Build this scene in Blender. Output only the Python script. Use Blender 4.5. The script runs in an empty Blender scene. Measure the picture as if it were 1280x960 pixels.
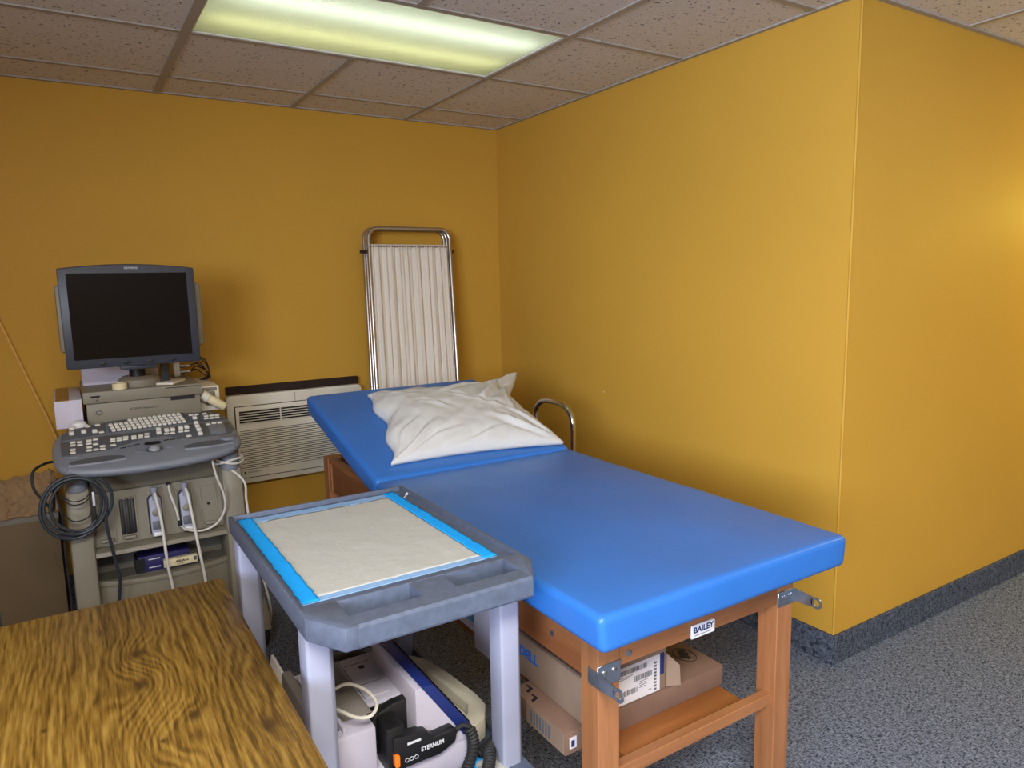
import bpy, bmesh, math, random
from mathutils import Vector, Matrix, noise
random.seed(7)
sc = bpy.context.scene
COL = sc.collection
PI = math.pi

# ------------------------------------------------------------------ camera
F, YAW, PITCH, ROLL = 891.17, .5584, -.1424, -.0206
cy_, sy_, cp_, sp_, cr_, sr_ = math.cos(YAW), math.sin(YAW), math.cos(PITCH), math.sin(PITCH), math.cos(ROLL), math.sin(ROLL)
fwd = Vector((sy_*cp_, cy_*cp_, sp_)); rgt = Vector((cy_, -sy_, 0)); up = rgt.cross(fwd)
r2 = cr_*rgt + sr_*up; u2 = -sr_*rgt + cr_*up
camd = bpy.data.cameras.new('camera'); cam = bpy.data.objects.new('camera', camd); COL.objects.link(cam)
M = Matrix((r2, u2, -fwd)).transposed().to_4x4(); M.translation = Vector((-2.2576, -3.7326, 1.4022))
cam.matrix_world = M
camd.sensor_width = 36; camd.sensor_fit = 'HORIZONTAL'; camd.lens = F*36/1280; camd.clip_start = .02
sc.camera = cam

# ------------------------------------------------------------------ node helper
def s2l(c):
    return tuple((x/12.92 if x <= .04045 else ((x+.055)/1.055)**2.4) for x in c)
def hexc(h):
    return s2l(tuple(int(h[i:i+2], 16)/255 for i in (0, 2, 4)))
class NT:
    def __init__(s, name):
        s.m = bpy.data.materials.new(name); s.m.use_nodes = True
        s.t = s.m.node_tree; s.t.nodes.clear()
        s.out = s.t.nodes.new('ShaderNodeOutputMaterial')
        s.tc = s.t.nodes.new('ShaderNodeTexCoord')
    def new(s, k, **kw):
        n = s.t.nodes.new(k)
        for a, v in kw.items(): setattr(n, a, v)
        return n
    def put(s, sock, v):
        if hasattr(v, 'is_output'): s.t.links.new(v, sock)
        elif isinstance(v, (tuple, list)) and len(v) == 3 and sock.type == 'RGBA': sock.default_value = (*v, 1)
        else: sock.default_value = v
    def math(s, op, a, b=0.0, c=0.0):
        n = s.new('ShaderNodeMath', operation=op)
        for i, v in enumerate((a, b, c)): s.put(n.inputs[i], v)
        return n.outputs[0]
    def co(s, scale=(1, 1, 1), rot=(0, 0, 0), src='Object'):
        n = s.new('ShaderNodeMapping'); n.inputs['Scale'].default_value = scale; n.inputs['Rotation'].default_value = rot
        s.t.links.new(s.tc.outputs[src], n.inputs[0]); return n.outputs[0]
    def noise(s, vec, scale, detail=2.0, rough=.5, dist=0.0):
        n = s.new('ShaderNodeTexNoise'); s.put(n.inputs['Vector'], vec)
        n.inputs['Scale'].default_value = scale; n.inputs['Detail'].default_value = detail
        n.inputs['Roughness'].default_value = rough; n.inputs['Distortion'].default_value = dist
        return n.outputs['Fac']
    def ramp(s, fac, stops):
        n = s.new('ShaderNodeValToRGB'); s.put(n.inputs[0], fac); e = n.color_ramp.elements
        while len(e) < len(stops): e.new(.5)
        for el, (p, c) in zip(e, stops): el.position = p; el.color = (*c, 1)
        return n.outputs[0]
    def mix(s, f, a, b):
        n = s.new('ShaderNodeMix', data_type='RGBA')
        s.put(n.inputs[0], f); s.put(n.inputs[6], a); s.put(n.inputs[7], b); return n.outputs[2]
    def xyz(s, vec):
        n = s.new('ShaderNodeSeparateXYZ'); s.put(n.inputs[0], vec); return n.outputs
    def bump(s, h, st=.2, d=.01):
        n = s.new('ShaderNodeBump'); n.inputs['Strength'].default_value = st; n.inputs['Distance'].default_value = d
        s.put(n.inputs['Height'], h); return n.outputs[0]
    def bsdf(s, col, rough=.5, metal=0.0, bump=None, spec=.5, **kw):
        n = s.new('ShaderNodeBsdfPrincipled')
        s.put(n.inputs['Base Color'], col); s.put(n.inputs['Roughness'], rough); s.put(n.inputs['Metallic'], metal)
        n.inputs['Specular IOR Level'].default_value = spec
        if bump is not None: s.put(n.inputs['Normal'], bump)
        for k, v in kw.items(): s.put(n.inputs[k], v)
        s.t.links.new(n.outputs[0], s.out.inputs[0]); return n

def plain(name, h, rough=.5, metal=0., var=.06, scale=8., bump=0., bscale=200., spec=.5, **kw):
    t = NT(name); c = hexc(h) if isinstance(h, str) else h
    f = t.noise(t.co(), scale, 3)
    col = t.ramp(f, [(.3, tuple(x*(1-var) for x in c)), (.7, tuple(min(1, x*(1+var)) for x in c))])
    b = t.bump(t.noise(t.co(), bscale, 2), bump, .002) if bump else None
    t.bsdf(col, rough, metal, b, spec, **kw); return t.m

def wood(name, c1, c2, axis=2, freq=60., rough=.45, spec=.4):
    t = NT(name); sca = [1.0, 1.0, 1.0]; sca[axis] = .07
    v = t.co(tuple(sca))
    n1 = t.noise(v, freq*.35, 3, .55, .4); n2 = t.noise(v, freq*2.6, 3, .6)
    f = t.math('ADD', t.math('MULTIPLY', n1, .7), t.math('MULTIPLY', n2, .3))
    t.bsdf(t.ramp(f, [(.32, hexc(c1)), (.68, hexc(c2))]), rough, 0, t.bump(n2, .08, .001), spec); return t.m

MT = {}
def wall_mat():
    t = NT('yellow_wall_paint'); c = (.57, .318, .044)
    f = t.noise(t.co(), 1.3, 3)
    col = t.ramp(f, [(.3, tuple(x*.96 for x in c)), (.7, tuple(x*1.04 for x in c))])
    t.bsdf(col, .55, 0, t.bump(t.noise(t.co(), 90, 3), .12, .002), .15); return t.m
MT['wall'] = wall_mat()
def carpet(name, dark, light):
    t = NT(name)
    a = t.noise(t.co((1, .22, .22)), 300, 1, .5); b = t.noise(t.co((.22, 1, 1)), 300, 1, .5)
    ch = t.new('ShaderNodeTexChecker'); t.put(ch.inputs['Vector'], t.co((1, 1, 1), (0, 0, .0))); ch.inputs['Scale'].default_value = 38
    n = t.new('ShaderNodeMix', data_type='FLOAT'); t.put(n.inputs[0], ch.outputs['Fac']); t.put(n.inputs[2], a); t.put(n.inputs[3], b)
    f = t.math('ADD', t.math('MULTIPLY', n.outputs[0], .8), t.math('MULTIPLY', t.noise(t.co(), 700, 1), .2))
    col = t.ramp(f, [(.40, hexc(dark)), (.58, hexc(light))])
    t.bsdf(col, .95, 0, t.bump(f, .6, .004), .1); return t.m
MT['carpet'] = carpet('grey_carpet', '333a48', '858d9f')
MT['carpet_base'] = carpet('carpet_base_strip', '2f343e', '5f6672')
def ceil_mat():
    t = NT('acoustic_tile')
    v = t.co()
    vo = t.new('ShaderNodeTexVoronoi'); t.put(vo.inputs['Vector'], t.co((1, 1, 1))); vo.inputs['Scale'].default_value = 70
    pit = t.math('LESS_THAN', vo.outputs['Distance'], t.math('MULTIPLY', t.math('SUBTRACT', t.noise(v, 45, 2), .42), 1.6))
    base = t.ramp(t.noise(v, 160, 3), [(.3, hexc('d3ccc3')), (.7, hexc('e6e0d8'))])
    col = t.mix(t.math('MULTIPLY', pit, .75), base, hexc('4d4640'))
    t.bsdf(col, .95, 0, t.bump(t.math('SUBTRACT', t.noise(v, 200, 2), pit), .35, .003), .1); return t.m
MT['tile'] = ceil_mat()
MT['tbar'] = plain('ceiling_grid_metal', 'a79f93', .6)
MT['white_metal'] = plain('white_enamel', 'dcdcd4', .4)
MT['vinyl'] = None
def vinyl():
    t = NT('blue_vinyl'); c = hexc('2d6bb8')
    f = t.noise(t.co(), 3.5, 4)
    col = t.ramp(f, [(.3, tuple(x*.93 for x in c)), (.7, tuple(x*1.06 for x in c))])
    sc_ = t.math('GREATER_THAN', t.noise(t.co((1, 1, 1)), 38, 3), .76)
    col = t.mix(t.math('MULTIPLY', sc_, .12), col, hexc('9db8da'))
    t.bsdf(col, t.math('ADD', .27, t.math('MULTIPLY', t.noise(t.co(), 12, 3), .16)), 0, t.bump(t.noise(t.co(), 340, 2), .05, .001), .45); return t.m
MT['vinyl'] = vinyl()
for ax, nm in ((0, 'x'), (1, 'y'), (2, 'z')):
    MT['beech_'+nm] = wood('varnished_beech_'+nm, '84532f', 'a47048', ax, 60)
MT['shelfwood'] = wood('orange_shelf_wood', '74441f', '91592d', 0, 40)
MT['panelwood'] = wood('brown_panel_wood', '7c4a2a', '94603a', 1, 40)
def desk_mat():
    t = NT('figured_oak_top')
    o = t.xyz(t.tc.outputs['Object']); X, Y = o[0], o[1]
    v = t.co((1, .28, 1))
    warp = t.math('MULTIPLY', t.math('SUBTRACT', t.noise(v, 5.5, 2, .5), .5), .12)
    warp2 = t.math('MULTIPLY', t.math('SUBTRACT', t.noise(v, 30, 3, .6), .5), .022)
    g = t.math('ADD', X, t.math('ADD', warp, warp2))
    spots = None
    for kx, ky, A, s, ds in ((-2.199, -2.32, .040, .045, .012), (-2.204, -2.44, -.036, .040, .014), (-2.141, -2.586, .012, .025, .009),
                             (-2.048, -2.676, .012, .025, .013), (-2.19, -2.63, .045, .05, .004), (-2.34, -2.5, .02, .08, .004)):
        dx = t.math('SUBTRACT', X, kx); dy = t.math('MULTIPLY', t.math('SUBTRACT', Y, ky), .62)
        d2 = t.math('ADD', t.math('MULTIPLY', dx, dx), t.math('MULTIPLY', dy, dy))
        g = t.math('ADD', g, t.math('MULTIPLY', t.math('EXPONENT', t.math('DIVIDE', d2, -s*s)), A))
        sp = t.math('EXPONENT', t.math('DIVIDE', d2, -ds*ds))
        spots = sp if spots is None else t.math('ADD', spots, sp)
    ring = t.math('SINE', t.math('MULTIPLY', g, 470))
    ring2 = t.math('SINE', t.math('MULTIPLY', g, 190))
    fine = t.noise(t.co((1, .05, 1)), 260, 3, .6)
    broad = t.noise(t.co((1, .18, 1)), 6, 3, .5)
    f = t.math('ADD', t.math('ADD', t.math('MULTIPLY', ring, .055), t.math('MULTIPLY', ring2, .03)),
               t.math('ADD', t.math('MULTIPLY', fine, .62), t.math('MULTIPLY', broad, .42)))
    col = t.ramp(f, [(.30, hexc('34240a')), (.42, hexc('5c4216')), (.54, hexc('7c5d24')), (.76, hexc('a0823f'))])
    streak = t.math('MULTIPLY', t.math('SMOOTH_MIN', t.math('MAXIMUM', t.math('MULTIPLY', t.math('SUBTRACT', g, -2.135), 11), 0.0), 1.0, .1), .45)
    col = t.mix(streak, col, t.mix(.5, col, hexc('2c1f0c')))
    col = t.mix(t.math('MINIMUM', spots, .85), col, hexc('3a2611'))
    t.bsdf(col, .38, 0, t.bump(fine, .05, .001), .4); return t.m
MT['desk'] = desk_mat()
MT['desk_leg'] = plain('dark_brown_steel', '2d2620', .5)
MT['grey_plastic'] = plain('grey_structural_foam', '515a6b', .55, var=.14, scale=60, bump=.2, bscale=260)
MT['leg_plastic'] = plain('off_white_leg_plastic', '979aac', .5)
def pad_mat(name, h, var=.04):
    t = NT(name); c = hexc(h)
    f = t.noise(t.co(), 90, 3)
    t.bsdf(t.ramp(f, [(.3, tuple(x*(1-var) for x in c)), (.7, c)]), .85, 0, t.bump(f, .25, .004), .1); return t.m
MT['pad_white'] = pad_mat('absorbent_paper', 'b0b0a9')
MT['pad_blue'] = pad_mat('blue_film', '1f9ae8')
MT['pad_pale'] = pad_mat('pale_blue_film', '86a9cf', .12)
MT['pillow'] = pad_mat('white_pillowcase', 'cac9c4')
MT['curtain'] = pad_mat('cream_curtain_cloth', 'e0d7c8')
MT['chrome'] = plain('chrome', 'c9c9c9', .16, 1.0, var=.02)
MT['alu'] = plain('brushed_aluminium', 'b9b2aa', .32, .9)
MT['zinc'] = plain('zinc_plated_steel', '9fa9b5', .3, .9, var=.12, scale=40)
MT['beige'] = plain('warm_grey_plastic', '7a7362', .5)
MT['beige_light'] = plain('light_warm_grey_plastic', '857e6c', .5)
MT['beige_dark'] = plain('dark_warm_grey_plastic', '6a665b', .55)  # darker warm grey of cubby, base and door seam
MT['console'] = plain('slate_grey_plastic', '7a7f88', .45, bump=.08, bscale=400)
MT['console_panel'] = plain('dark_slate_panel', '565a60', .5)
MT['key'] = plain('ivory_key', 'dcd9ce', .45)
MT['bezel'] = plain('charcoal_blue_plastic', '363a43', .4)
MT['screen'] = plain('dark_screen_glass', '17120f', .3, var=.02, spec=.08)
MT['black'] = plain('black_plastic', '121214', .5)
MT['rubber'] = plain('black_rubber', '1a1a1b', .7)
MT['cable_dark'] = plain('dark_blue_cable', '2b3137', .5)
MT['cable_white'] = plain('white_cable', 'cfcabd', .5)
MT['cord_tan'] = plain('tan_cord', 'e0b060', .6)
MT['ac'] = plain('almond_plastic', 'e0d9c6', .5)
MT['ac_dark'] = plain('dark_vent', '191613', .8)
MT['foam'] = plain('dark_brown_foam', '2d1d14', .95)
MT['card'] = plain('cardboard', '86705d', .85, var=.08, scale=12, bump=.1)
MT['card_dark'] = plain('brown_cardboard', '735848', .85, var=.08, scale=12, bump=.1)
MT['kraft'] = plain('kraft_paper', '8f7350', .85, var=.1, scale=14)
MT['carton'] = plain('brown_carton', '6f5d44', .85, var=.06, scale=5)
MT['greyband'] = plain('grey_edge', '7d7669', .8)
MT['lilac'] = plain('white_carton', 'cdc9d6', .7)
MT['tape'] = plain('brown_tape', 'a07a45', .35)
MT['tape_roll'] = plain('cream_tape', 'e3d6ab', .6)
MT['white'] = plain('white_plastic', 'e4e4e6', .4)
MT['paper'] = plain('white_paper', 'e6e6e2', .8)
MT['label'] = plain('label_paper', 'd3cfd0', .7)
MT['ink'] = plain('black_ink', '17171a', .7)
MT['ink_navy'] = plain('navy_ink', '1c2a5e', .7)
MT['ink_blue'] = plain('blue_ink', '1f5cae', .7)
MT['ink_grey'] = plain('grey_ink', '5b5b60', .7)
MT['silver'] = plain('silver_print', 'cfd2d8', .4)
MT['defib'] = plain('lavender_white_plastic', 'b4b0bd', .45)
MT['defib_cream'] = plain('cream_plastic', 'b8b4a2', .45)
MT['defib_grey'] = plain('taupe_plastic', '7f7871', .5)
MT['navy'] = plain('navy_plastic', '1b2a68', .4)
MT['orange'] = plain('orange_button', 'f07a1e', .4)
MT['purple'] = plain('purple_print', '2b2560', .5)
MT['teal'] = plain('teal_wrap', '3d7f92', .4, var=.15, scale=25)
MT['glass'] = plain('window_glass', 'dfe8ee', .1)
MT['wheel'] = plain('grey_wheel', '8d9095', .5)

# ------------------------------------------------------------------ mesh helpers
def BM(): return bmesh.new()
def box(bm, x0, x1, y0, y1, z0, z1, bev=0., seg=2, mat=None, taper=None):
    b = bmesh.new(); bmesh.ops.create_cube(b, size=1)
    for v in b.verts:
        v.co = Vector((x0+(v.co.x+.5)*(x1-x0), y0+(v.co.y+.5)*(y1-y0), z0+(v.co.z+.5)*(z1-z0)))
    if bev > 0:
        bmesh.ops.bevel(b, geom=list(b.edges), offset=bev, segments=seg, affect='EDGES', profile=.5)
    return merge(bm, b, mat)
def merge(bm, b, mat=None):
    if mat is not None: bmesh.ops.transform(b, matrix=mat, verts=b.verts)
    vm = {v: bm.verts.new(v.co) for v in b.verts}
    for f in b.faces:
        try: bm.faces.new([vm[v] for v in f.verts])
        except ValueError: pass
    b.free(); return list(vm.values())
def prism(bm, pts, axis, a, b_, bev=0., mat=None):
    """pts polygon in the two other axes, extruded along axis from a to b_"""
    def P(p, t):
        if axis == 'x': return Vector((t, p[0], p[1]))
        if axis == 'y': return Vector((p[0], t, p[1]))
        return Vector((p[0], p[1], t))
    b = bmesh.new()
    v0 = [b.verts.new(P(p, a)) for p in pts]; v1 = [b.verts.new(P(p, b_)) for p in pts]
    b.faces.new(v0); b.faces.new(v1[::-1])
    n = len(pts)
    for i in range(n): b.faces.new((v0[i], v1[i], v1[(i+1) % n], v0[(i+1) % n]))
    bmesh.ops.recalc_face_normals(b, faces=b.faces)
    if bev > 0: bmesh.ops.bevel(b, geom=list(b.edges), offset=bev, segments=2, affect='EDGES', profile=.5)
    return merge(bm, b, mat)
def spline(pts, n=8, closed=False):
    P = [Vector(p) for p in pts]; out = []
    m = len(P); rng = m if closed else m-1
    for i in range(rng):
        p0 = P[(i-1) % m] if closed or i > 0 else P[0]*2-P[1]
        p1, p2 = P[i], P[(i+1) % m]
        p3 = P[(i+2) % m] if closed or i+2 < m else P[-1]*2-P[-2]
        for k in range(n):
            t = k/n
            out.append(.5*((2*p1)+(-p0+p2)*t+(2*p0-5*p1+4*p2-p3)*t*t+(-p0+3*p1-3*p2+p3)*t**3))
    if not closed: out.append(P[-1])
    return out
def tube(bm, pts, r, n=8, closed=False, cap=True):
    pts = [Vector(p) for p in pts]; rings = []
    m = len(pts); nrm = None
    for i, p in enumerate(pts):
        a = pts[i-1] if (i > 0 or closed) else p
        c = pts[(i+1) % m] if (i < m-1 or closed) else p
        d = (c-a).normalized()
        if nrm is None:
            nrm = d.orthogonal().normalized()
        else:
            nrm = (nrm - d*nrm.dot(d))
            nrm = nrm.normalized() if nrm.length > 1e-6 else d.orthogonal().normalized()
        bi = d.cross(nrm); rr = r[i] if isinstance(r, (list, tuple)) else r
        rings.append([bm.verts.new(p+(nrm*math.cos(2*PI*k/n)+bi*math.sin(2*PI*k/n))*rr) for k in range(n)])
    for i in range(m if closed else m-1):
        A, B = rings[i], rings[(i+1) % m]
        for k in range(n): bm.faces.new((A[k], A[(k+1) % n], B[(k+1) % n], B[k]))
    if cap and not closed: bm.faces.new(rings[0][::-1]); bm.faces.new(rings[-1])
def lathe(bm, prof, c, axis='z', n=24):
    """prof list of (radius, height)"""
    rings = []
    for r, h in prof:
        ring = []
        for k in range(n):
            a = 2*PI*k/n; u, v = r*math.cos(a), r*math.sin(a)
            p = {'z': (u, v, h), 'x': (h, u, v), 'y': (u, h, v)}[axis]
            ring.append(bm.verts.new(Vector(p)+Vector(c)))
        rings.append(ring)
    for A, B in zip(rings, rings[1:]):
        for k in range(n): bm.faces.new((A[k], A[(k+1) % n], B[(k+1) % n], B[k]))
    bm.faces.new(rings[0][::-1]); bm.faces.new(rings[-1])
def grid_solid(bm, nu, nv, top, bot):
    """closed sheet from two functions of (u,v)"""
    A = [[bm.verts.new(top(i/nu, j/nv)) for j in range(nv+1)] for i in range(nu+1)]
    B = [[bm.verts.new(bot(i/nu, j/nv)) for j in range(nv+1)] for i in range(nu+1)]
    for i in range(nu):
        for j in range(nv):
            bm.faces.new((A[i][j], A[i+1][j], A[i+1][j+1], A[i][j+1]))
            bm.faces.new((B[i][j], B[i][j+1], B[i+1][j+1], B[i+1][j]))
    for i in range(nu):
        bm.faces.new((A[i][0], B[i][0], B[i+1][0], A[i+1][0])); bm.faces.new((A[i][nv], A[i+1][nv], B[i+1][nv], B[i][nv]))
    for j in range(nv):
        bm.faces.new((A[0][j], A[0][j+1], B[0][j+1], B[0][j])); bm.faces.new((A[nu][j], B[nu][j], B[nu][j+1], A[nu][j+1]))

def wpos(o):
    p = Vector(o.location)
    while o.parent: o = o.parent; p += o.location
    return p
def finish(o, bm, mat, smooth=True, ang=40):
    me = o.data
    bmesh.ops.recalc_face_normals(bm, faces=bm.faces)
    bm.to_mesh(me); bm.free()
    me.materials.append(MT[mat] if isinstance(mat, str) else mat)
    if smooth:
        for p in me.polygons: p.use_smooth = True
        me.set_sharp_from_angle(angle=math.radians(ang))
def obj(name, bm, mat, parent=None, smooth=True, ang=40):
    """geometry given in room coordinates; a parentless one gets its origin at its base"""
    me = bpy.data.meshes.new(name); o = bpy.data.objects.new(name, me); COL.objects.link(o)
    if parent is not None:
        o.parent = parent; o.location = -wpos(parent)
    else:
        xs = [v.co for v in bm.verts]
        lo = Vector((min(v.x for v in xs), min(v.y for v in xs), min(v.z for v in xs)))
        hi = Vector((max(v.x for v in xs), max(v.y for v in xs), max(v.z for v in xs)))
        c = Vector(((lo.x+hi.x)/2, (lo.y+hi.y)/2, lo.z))
        for v in bm.verts: v.co -= c
        o.location = c
    finish(o, bm, mat, smooth, ang); return o
def tag(o, label, cat, group=None):
    o['label'] = label; o['category'] = cat
    if group: o['group'] = group
    return o
def thing(name, label, cat, loc, group=None):
    o = bpy.data.objects.new(name, None); COL.objects.link(o); o.location = loc; o.empty_display_size = .05
    return tag(o, label, cat, group)
def struct(name, bm, mat, parent=None, smooth=False):
    me = bpy.data.meshes.new(name); o = bpy.data.objects.new(name, me); COL.objects.link(o)
    finish(o, bm, mat, smooth); o['kind'] = 'structure'
    if parent: o.parent = parent
    return o
def text(name, body, size, mat, origin, xd, yd, parent, ex=.0004, bold=.0, width=None):
    cu = bpy.data.curves.new(name, 'FONT'); cu.body = body; cu.size = size; cu.extrude = ex; cu.offset = bold
    cu.align_x = 'CENTER'; cu.align_y = 'CENTER'
    tmp = bpy.data.objects.new('tmp', cu); COL.objects.link(tmp)
    dg = bpy.context.evaluated_depsgraph_get()
    me = bpy.data.meshes.new_from_object(tmp.evaluated_get(dg)); bpy.data.objects.remove(tmp); bpy.data.curves.remove(cu)
    xd, yd = Vector(xd).normalized(), Vector(yd).normalized(); zd = xd.cross(yd)
    sx = 1
    if width:
        w = max(v.co.x for v in me.vertices)-min(v.co.x for v in me.vertices); sx = width/w
    for v in me.vertices:
        p = v.co.copy(); v.co = Vector(origin)+xd*p.x*sx+yd*p.y+zd*p.z
    o = bpy.data.objects.new(name, me); COL.objects.link(o); me.materials.clear(); me.materials.append(MT[mat])
    o.parent = parent; o.location = -wpos(parent); return o
def dup(o, loc_off, parent=None):
    c = o.copy(); COL.objects.link(c)
    c.location = Vector(o.location)+Vector(loc_off)
    if parent: c.parent = parent
    return c

# ================================================================== ROOM
H = 2.2883; YC = -2.2819
XL, XR, YF = -4.3, 3.6, -6.3
b = BM(); box(b, XL-.1, XR+.1, YF-.1, .1, -.06, 0); struct('floor', b, 'carpet')
b = BM(); box(b, XL-.1, .1, 0, .1, 0, H+.03); struct('wall_back', b, 'wall')
b = BM(); box(b, 0, .1, YC+.1, 0, 0, H+.03); struct('wall_right', b, 'wall')
b = BM(); box(b, 0, XR+.1, YC, YC+.1, 0, H+.03); struct('wall_return', b, 'wall')
b = BM(); box(b, XR, XR+.1, YF, YC+.001, 0, H+.03); struct('wall_far_right', b, 'wall')
# left wall and camera-side wall with window openings
b = BM()
box(b, XL-.1, XL, YF, 0, 0, 1.2); box(b, XL-.1, XL, YF, 0, 2.2, H+.03); box(b, XL-.1, XL, YF, -5.9, 1.2, 2.2); box(b, XL-.1, XL, -3.9, 0, 1.2, 2.2)
struct('wall_left', b, 'wall')
b = BM()
box(b, XL-.1, XR+.1, YF-.1, YF, 0, .8); box(b, XL-.1, XR+.1, YF-.1, YF, 2.05, H+.03); box(b, XL-.1, -1.1, YF-.1, YF, .8, 2.05); box(b, 2.1, XR+.1, YF-.1, YF, .8, 2.05)
struct('wall_front', b, 'wall')
def window(name, horiz, a0, a1, z0, z1, at):
    b = BM(); t = .045
    def bx(p0, p1, q0, q1):
        if horiz: box(b, p0, p1, at-.08, at-.02, q0, q1)
        else: box(b, at-.08, at-.02, p0, p1, q0, q1)
    bx(a0, a1, z0, z0+t); bx(a0, a1, z1-t, z1); bx(a0, a0+t, z0, z1); bx(a1-t, a1, z0, z1); bx((a0+a1)/2-t/2, (a0+a1)/2+t/2, z0, z1)
    struct(name, b, 'white_metal')
window('window_1', False, -5.9, -3.9, 1.2, 2.2, XL)
window('window_2', True, -1.1, 2.1, .8, 2.05, YF)
b = BM(); tube(b, [(.002, YC+.002, .11), (.002, YC+.002, H)], .0045, 10); struct('trim_3', b, 'wall', smooth=True)
# carpet base strips
SK = .1107
b = BM(); box(b, -.012, 0, YC-.012, -.012, 0, SK, .003); struct('baseboard_right', b, 'carpet_base')
b = BM(); box(b, 0, XR, YC-.012, YC, 0, SK, .003); struct('baseboard_return', b, 'carpet_base')
b = BM(); box(b, XL, 0, -.012, 0, 0, SK, .003); struct('baseboard_back', b, 'carpet_base')
# ceiling: tiles + grid
T = .6096; X0 = -.5862; Y0 = -.9015
def cells_of(fx): return {(fx[0]+i, fx[1]-1-j) for i in range(fx[2]) for j in range(fx[3])}
FIX = [(-2, 0, 2, 1)]
skip = cells_of(FIX[0])
b = BM()
for i in range(-7, 7):
    for j in range(-9, 2):
        if (i, j) in skip: continue
        x0, x1 = X0+i*T, X0+(i+1)*T; y0, y1 = Y0+j*T, Y0+(j+1)*T
        x0, x1 = max(x0, XL), min(x1, XR); y0, y1 = max(y0, YF), min(y1, 0)
        if x1 <= x0 or y1 <= y0: continue
        if x0 >= -.01 and y0 >= YC-.01: continue
        box(b, x0+.002, x1-.002, y0+.002, y1-.002, H+.002, H+.018, .002, 1)
struct('ceiling', b, 'tile')
b = BM()
for i in range(-6, 7):
    x = X0+i*T; w = .016 if i == -2 else .012
    for j in range(-9, 2):
        if (i, j) in skip and (i-1, j) in skip: continue
        y0, y1 = max(Y0+j*T, YF), min(Y0+(j+1)*T, 0 if x < -.01 else YC)
        if y1 > y0: box(b, x-w, x+w, y0, y1, H-.003, H+.004)
for j in range(-8, 2):
    y = Y0+j*T
    box(b, XL, 0 if y > YC else XR, y-.012, y+.012, H-.0025, H+.0035)
struct('trim_1', b, 'tbar')
b = BM()
box(b, XL, 0, -.02, 0, H-.004, H+.003); box(b, -.02, 0, YC-.02, 0, H-.0042, H+.003); box(b, -.02, XR, YC-.02, YC, H-.0045, H+.003)
struct('trim_2', b, 'tbar')

# ceiling light fixtures
def tube_mat(name, col, st):
    t = NT(name); e = t.new('ShaderNodeEmission'); t.put(e.inputs[0], col); e.inputs[1].default_value = st
    t.t.links.new(e.outputs[0], t.out.inputs[0]); return t.m
TUBE_COOL = tube_mat('lit_tube_cool', (.97, 1.0, 1.0), 4.6)
TUBE_WARM = tube_mat('lit_tube_warm', (1.0, .92, .5), 3.0)
def lens_mat():
    t = NT('prismatic_lens')
    tr = t.new('ShaderNodeBsdfTranslucent'); tr.inputs[0].default_value = (.86, .9, .8, 1)
    vo = t.new('ShaderNodeTexVoronoi'); t.put(vo.inputs['Vector'], t.co()); vo.inputs['Scale'].default_value = 190; vo.inputs['Randomness'].default_value = .0
    t.put(tr.inputs['Normal'], t.bump(vo.outputs['Distance'], .8, .004))
    gl = t.new('ShaderNodeBsdfGlossy'); gl.inputs['Roughness'].default_value = .3
    m = t.new('ShaderNodeMixShader'); m.inputs[0].default_value = .04
    t.t.links.new(tr.outputs[0], m.inputs[1]); t.t.links.new(gl.outputs[0], m.inputs[2]); t.t.links.new(m.outputs[0], t.out.inputs[0]); return t.m
LENS = lens_mat()
def fixture(fx, label):
    x0, x1 = X0+fx[0]*T+.008, X0+(fx[0]+fx[2])*T-.008; y1, y0 = Y0+fx[1]*T-.008, Y0+(fx[1]-fx[3])*T+.008
    r = thing('ceiling_light', label, 'ceiling light', ((x0+x1)/2, (y0+y1)/2, H), 'fluorescent ceiling troffers')
    b = BM(); w = .012
    for a in ((x0, x1, y0, y0+w), (x0, x1, y1-w, y1), (x0, x0+w, y0+w, y1-w), (x1-w, x1, y0+w, y1-w)): box(b, *a, H-.001, H+.012)
    obj('frame', b, 'white_metal', r)
    b = BM()
    box(b, x0, x1, y0, y1, H+.11, H+.115); box(b, x0, x0+.004, y0, y1, H+.012, H+.11); box(b, x1-.004, x1, y0, y1, H+.012, H+.11)
    box(b, x0, x1, y0, y0+.004, H+.012, H+.11); box(b, x0, x1, y1-.004, y1, H+.012, H+.11)
    obj('housing', b, 'white_metal', r)
    b = BM(); box(b, x0+w, x1-w, y0+w, y1-w, H+.004, H+.008); obj('lens', b, LENS, r)
    for yy, m in ((y0+.17, TUBE_COOL), (y1-.17, TUBE_WARM)):
        b = BM(); tube(b, [(x0+.04, yy, H+.07), (x1-.04, yy, H+.07)], .019, 12); obj('tube', b, m, r)
    return r
fixture(FIX[0], 'lit fluorescent ceiling troffer above the ultrasound and exam table')

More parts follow.
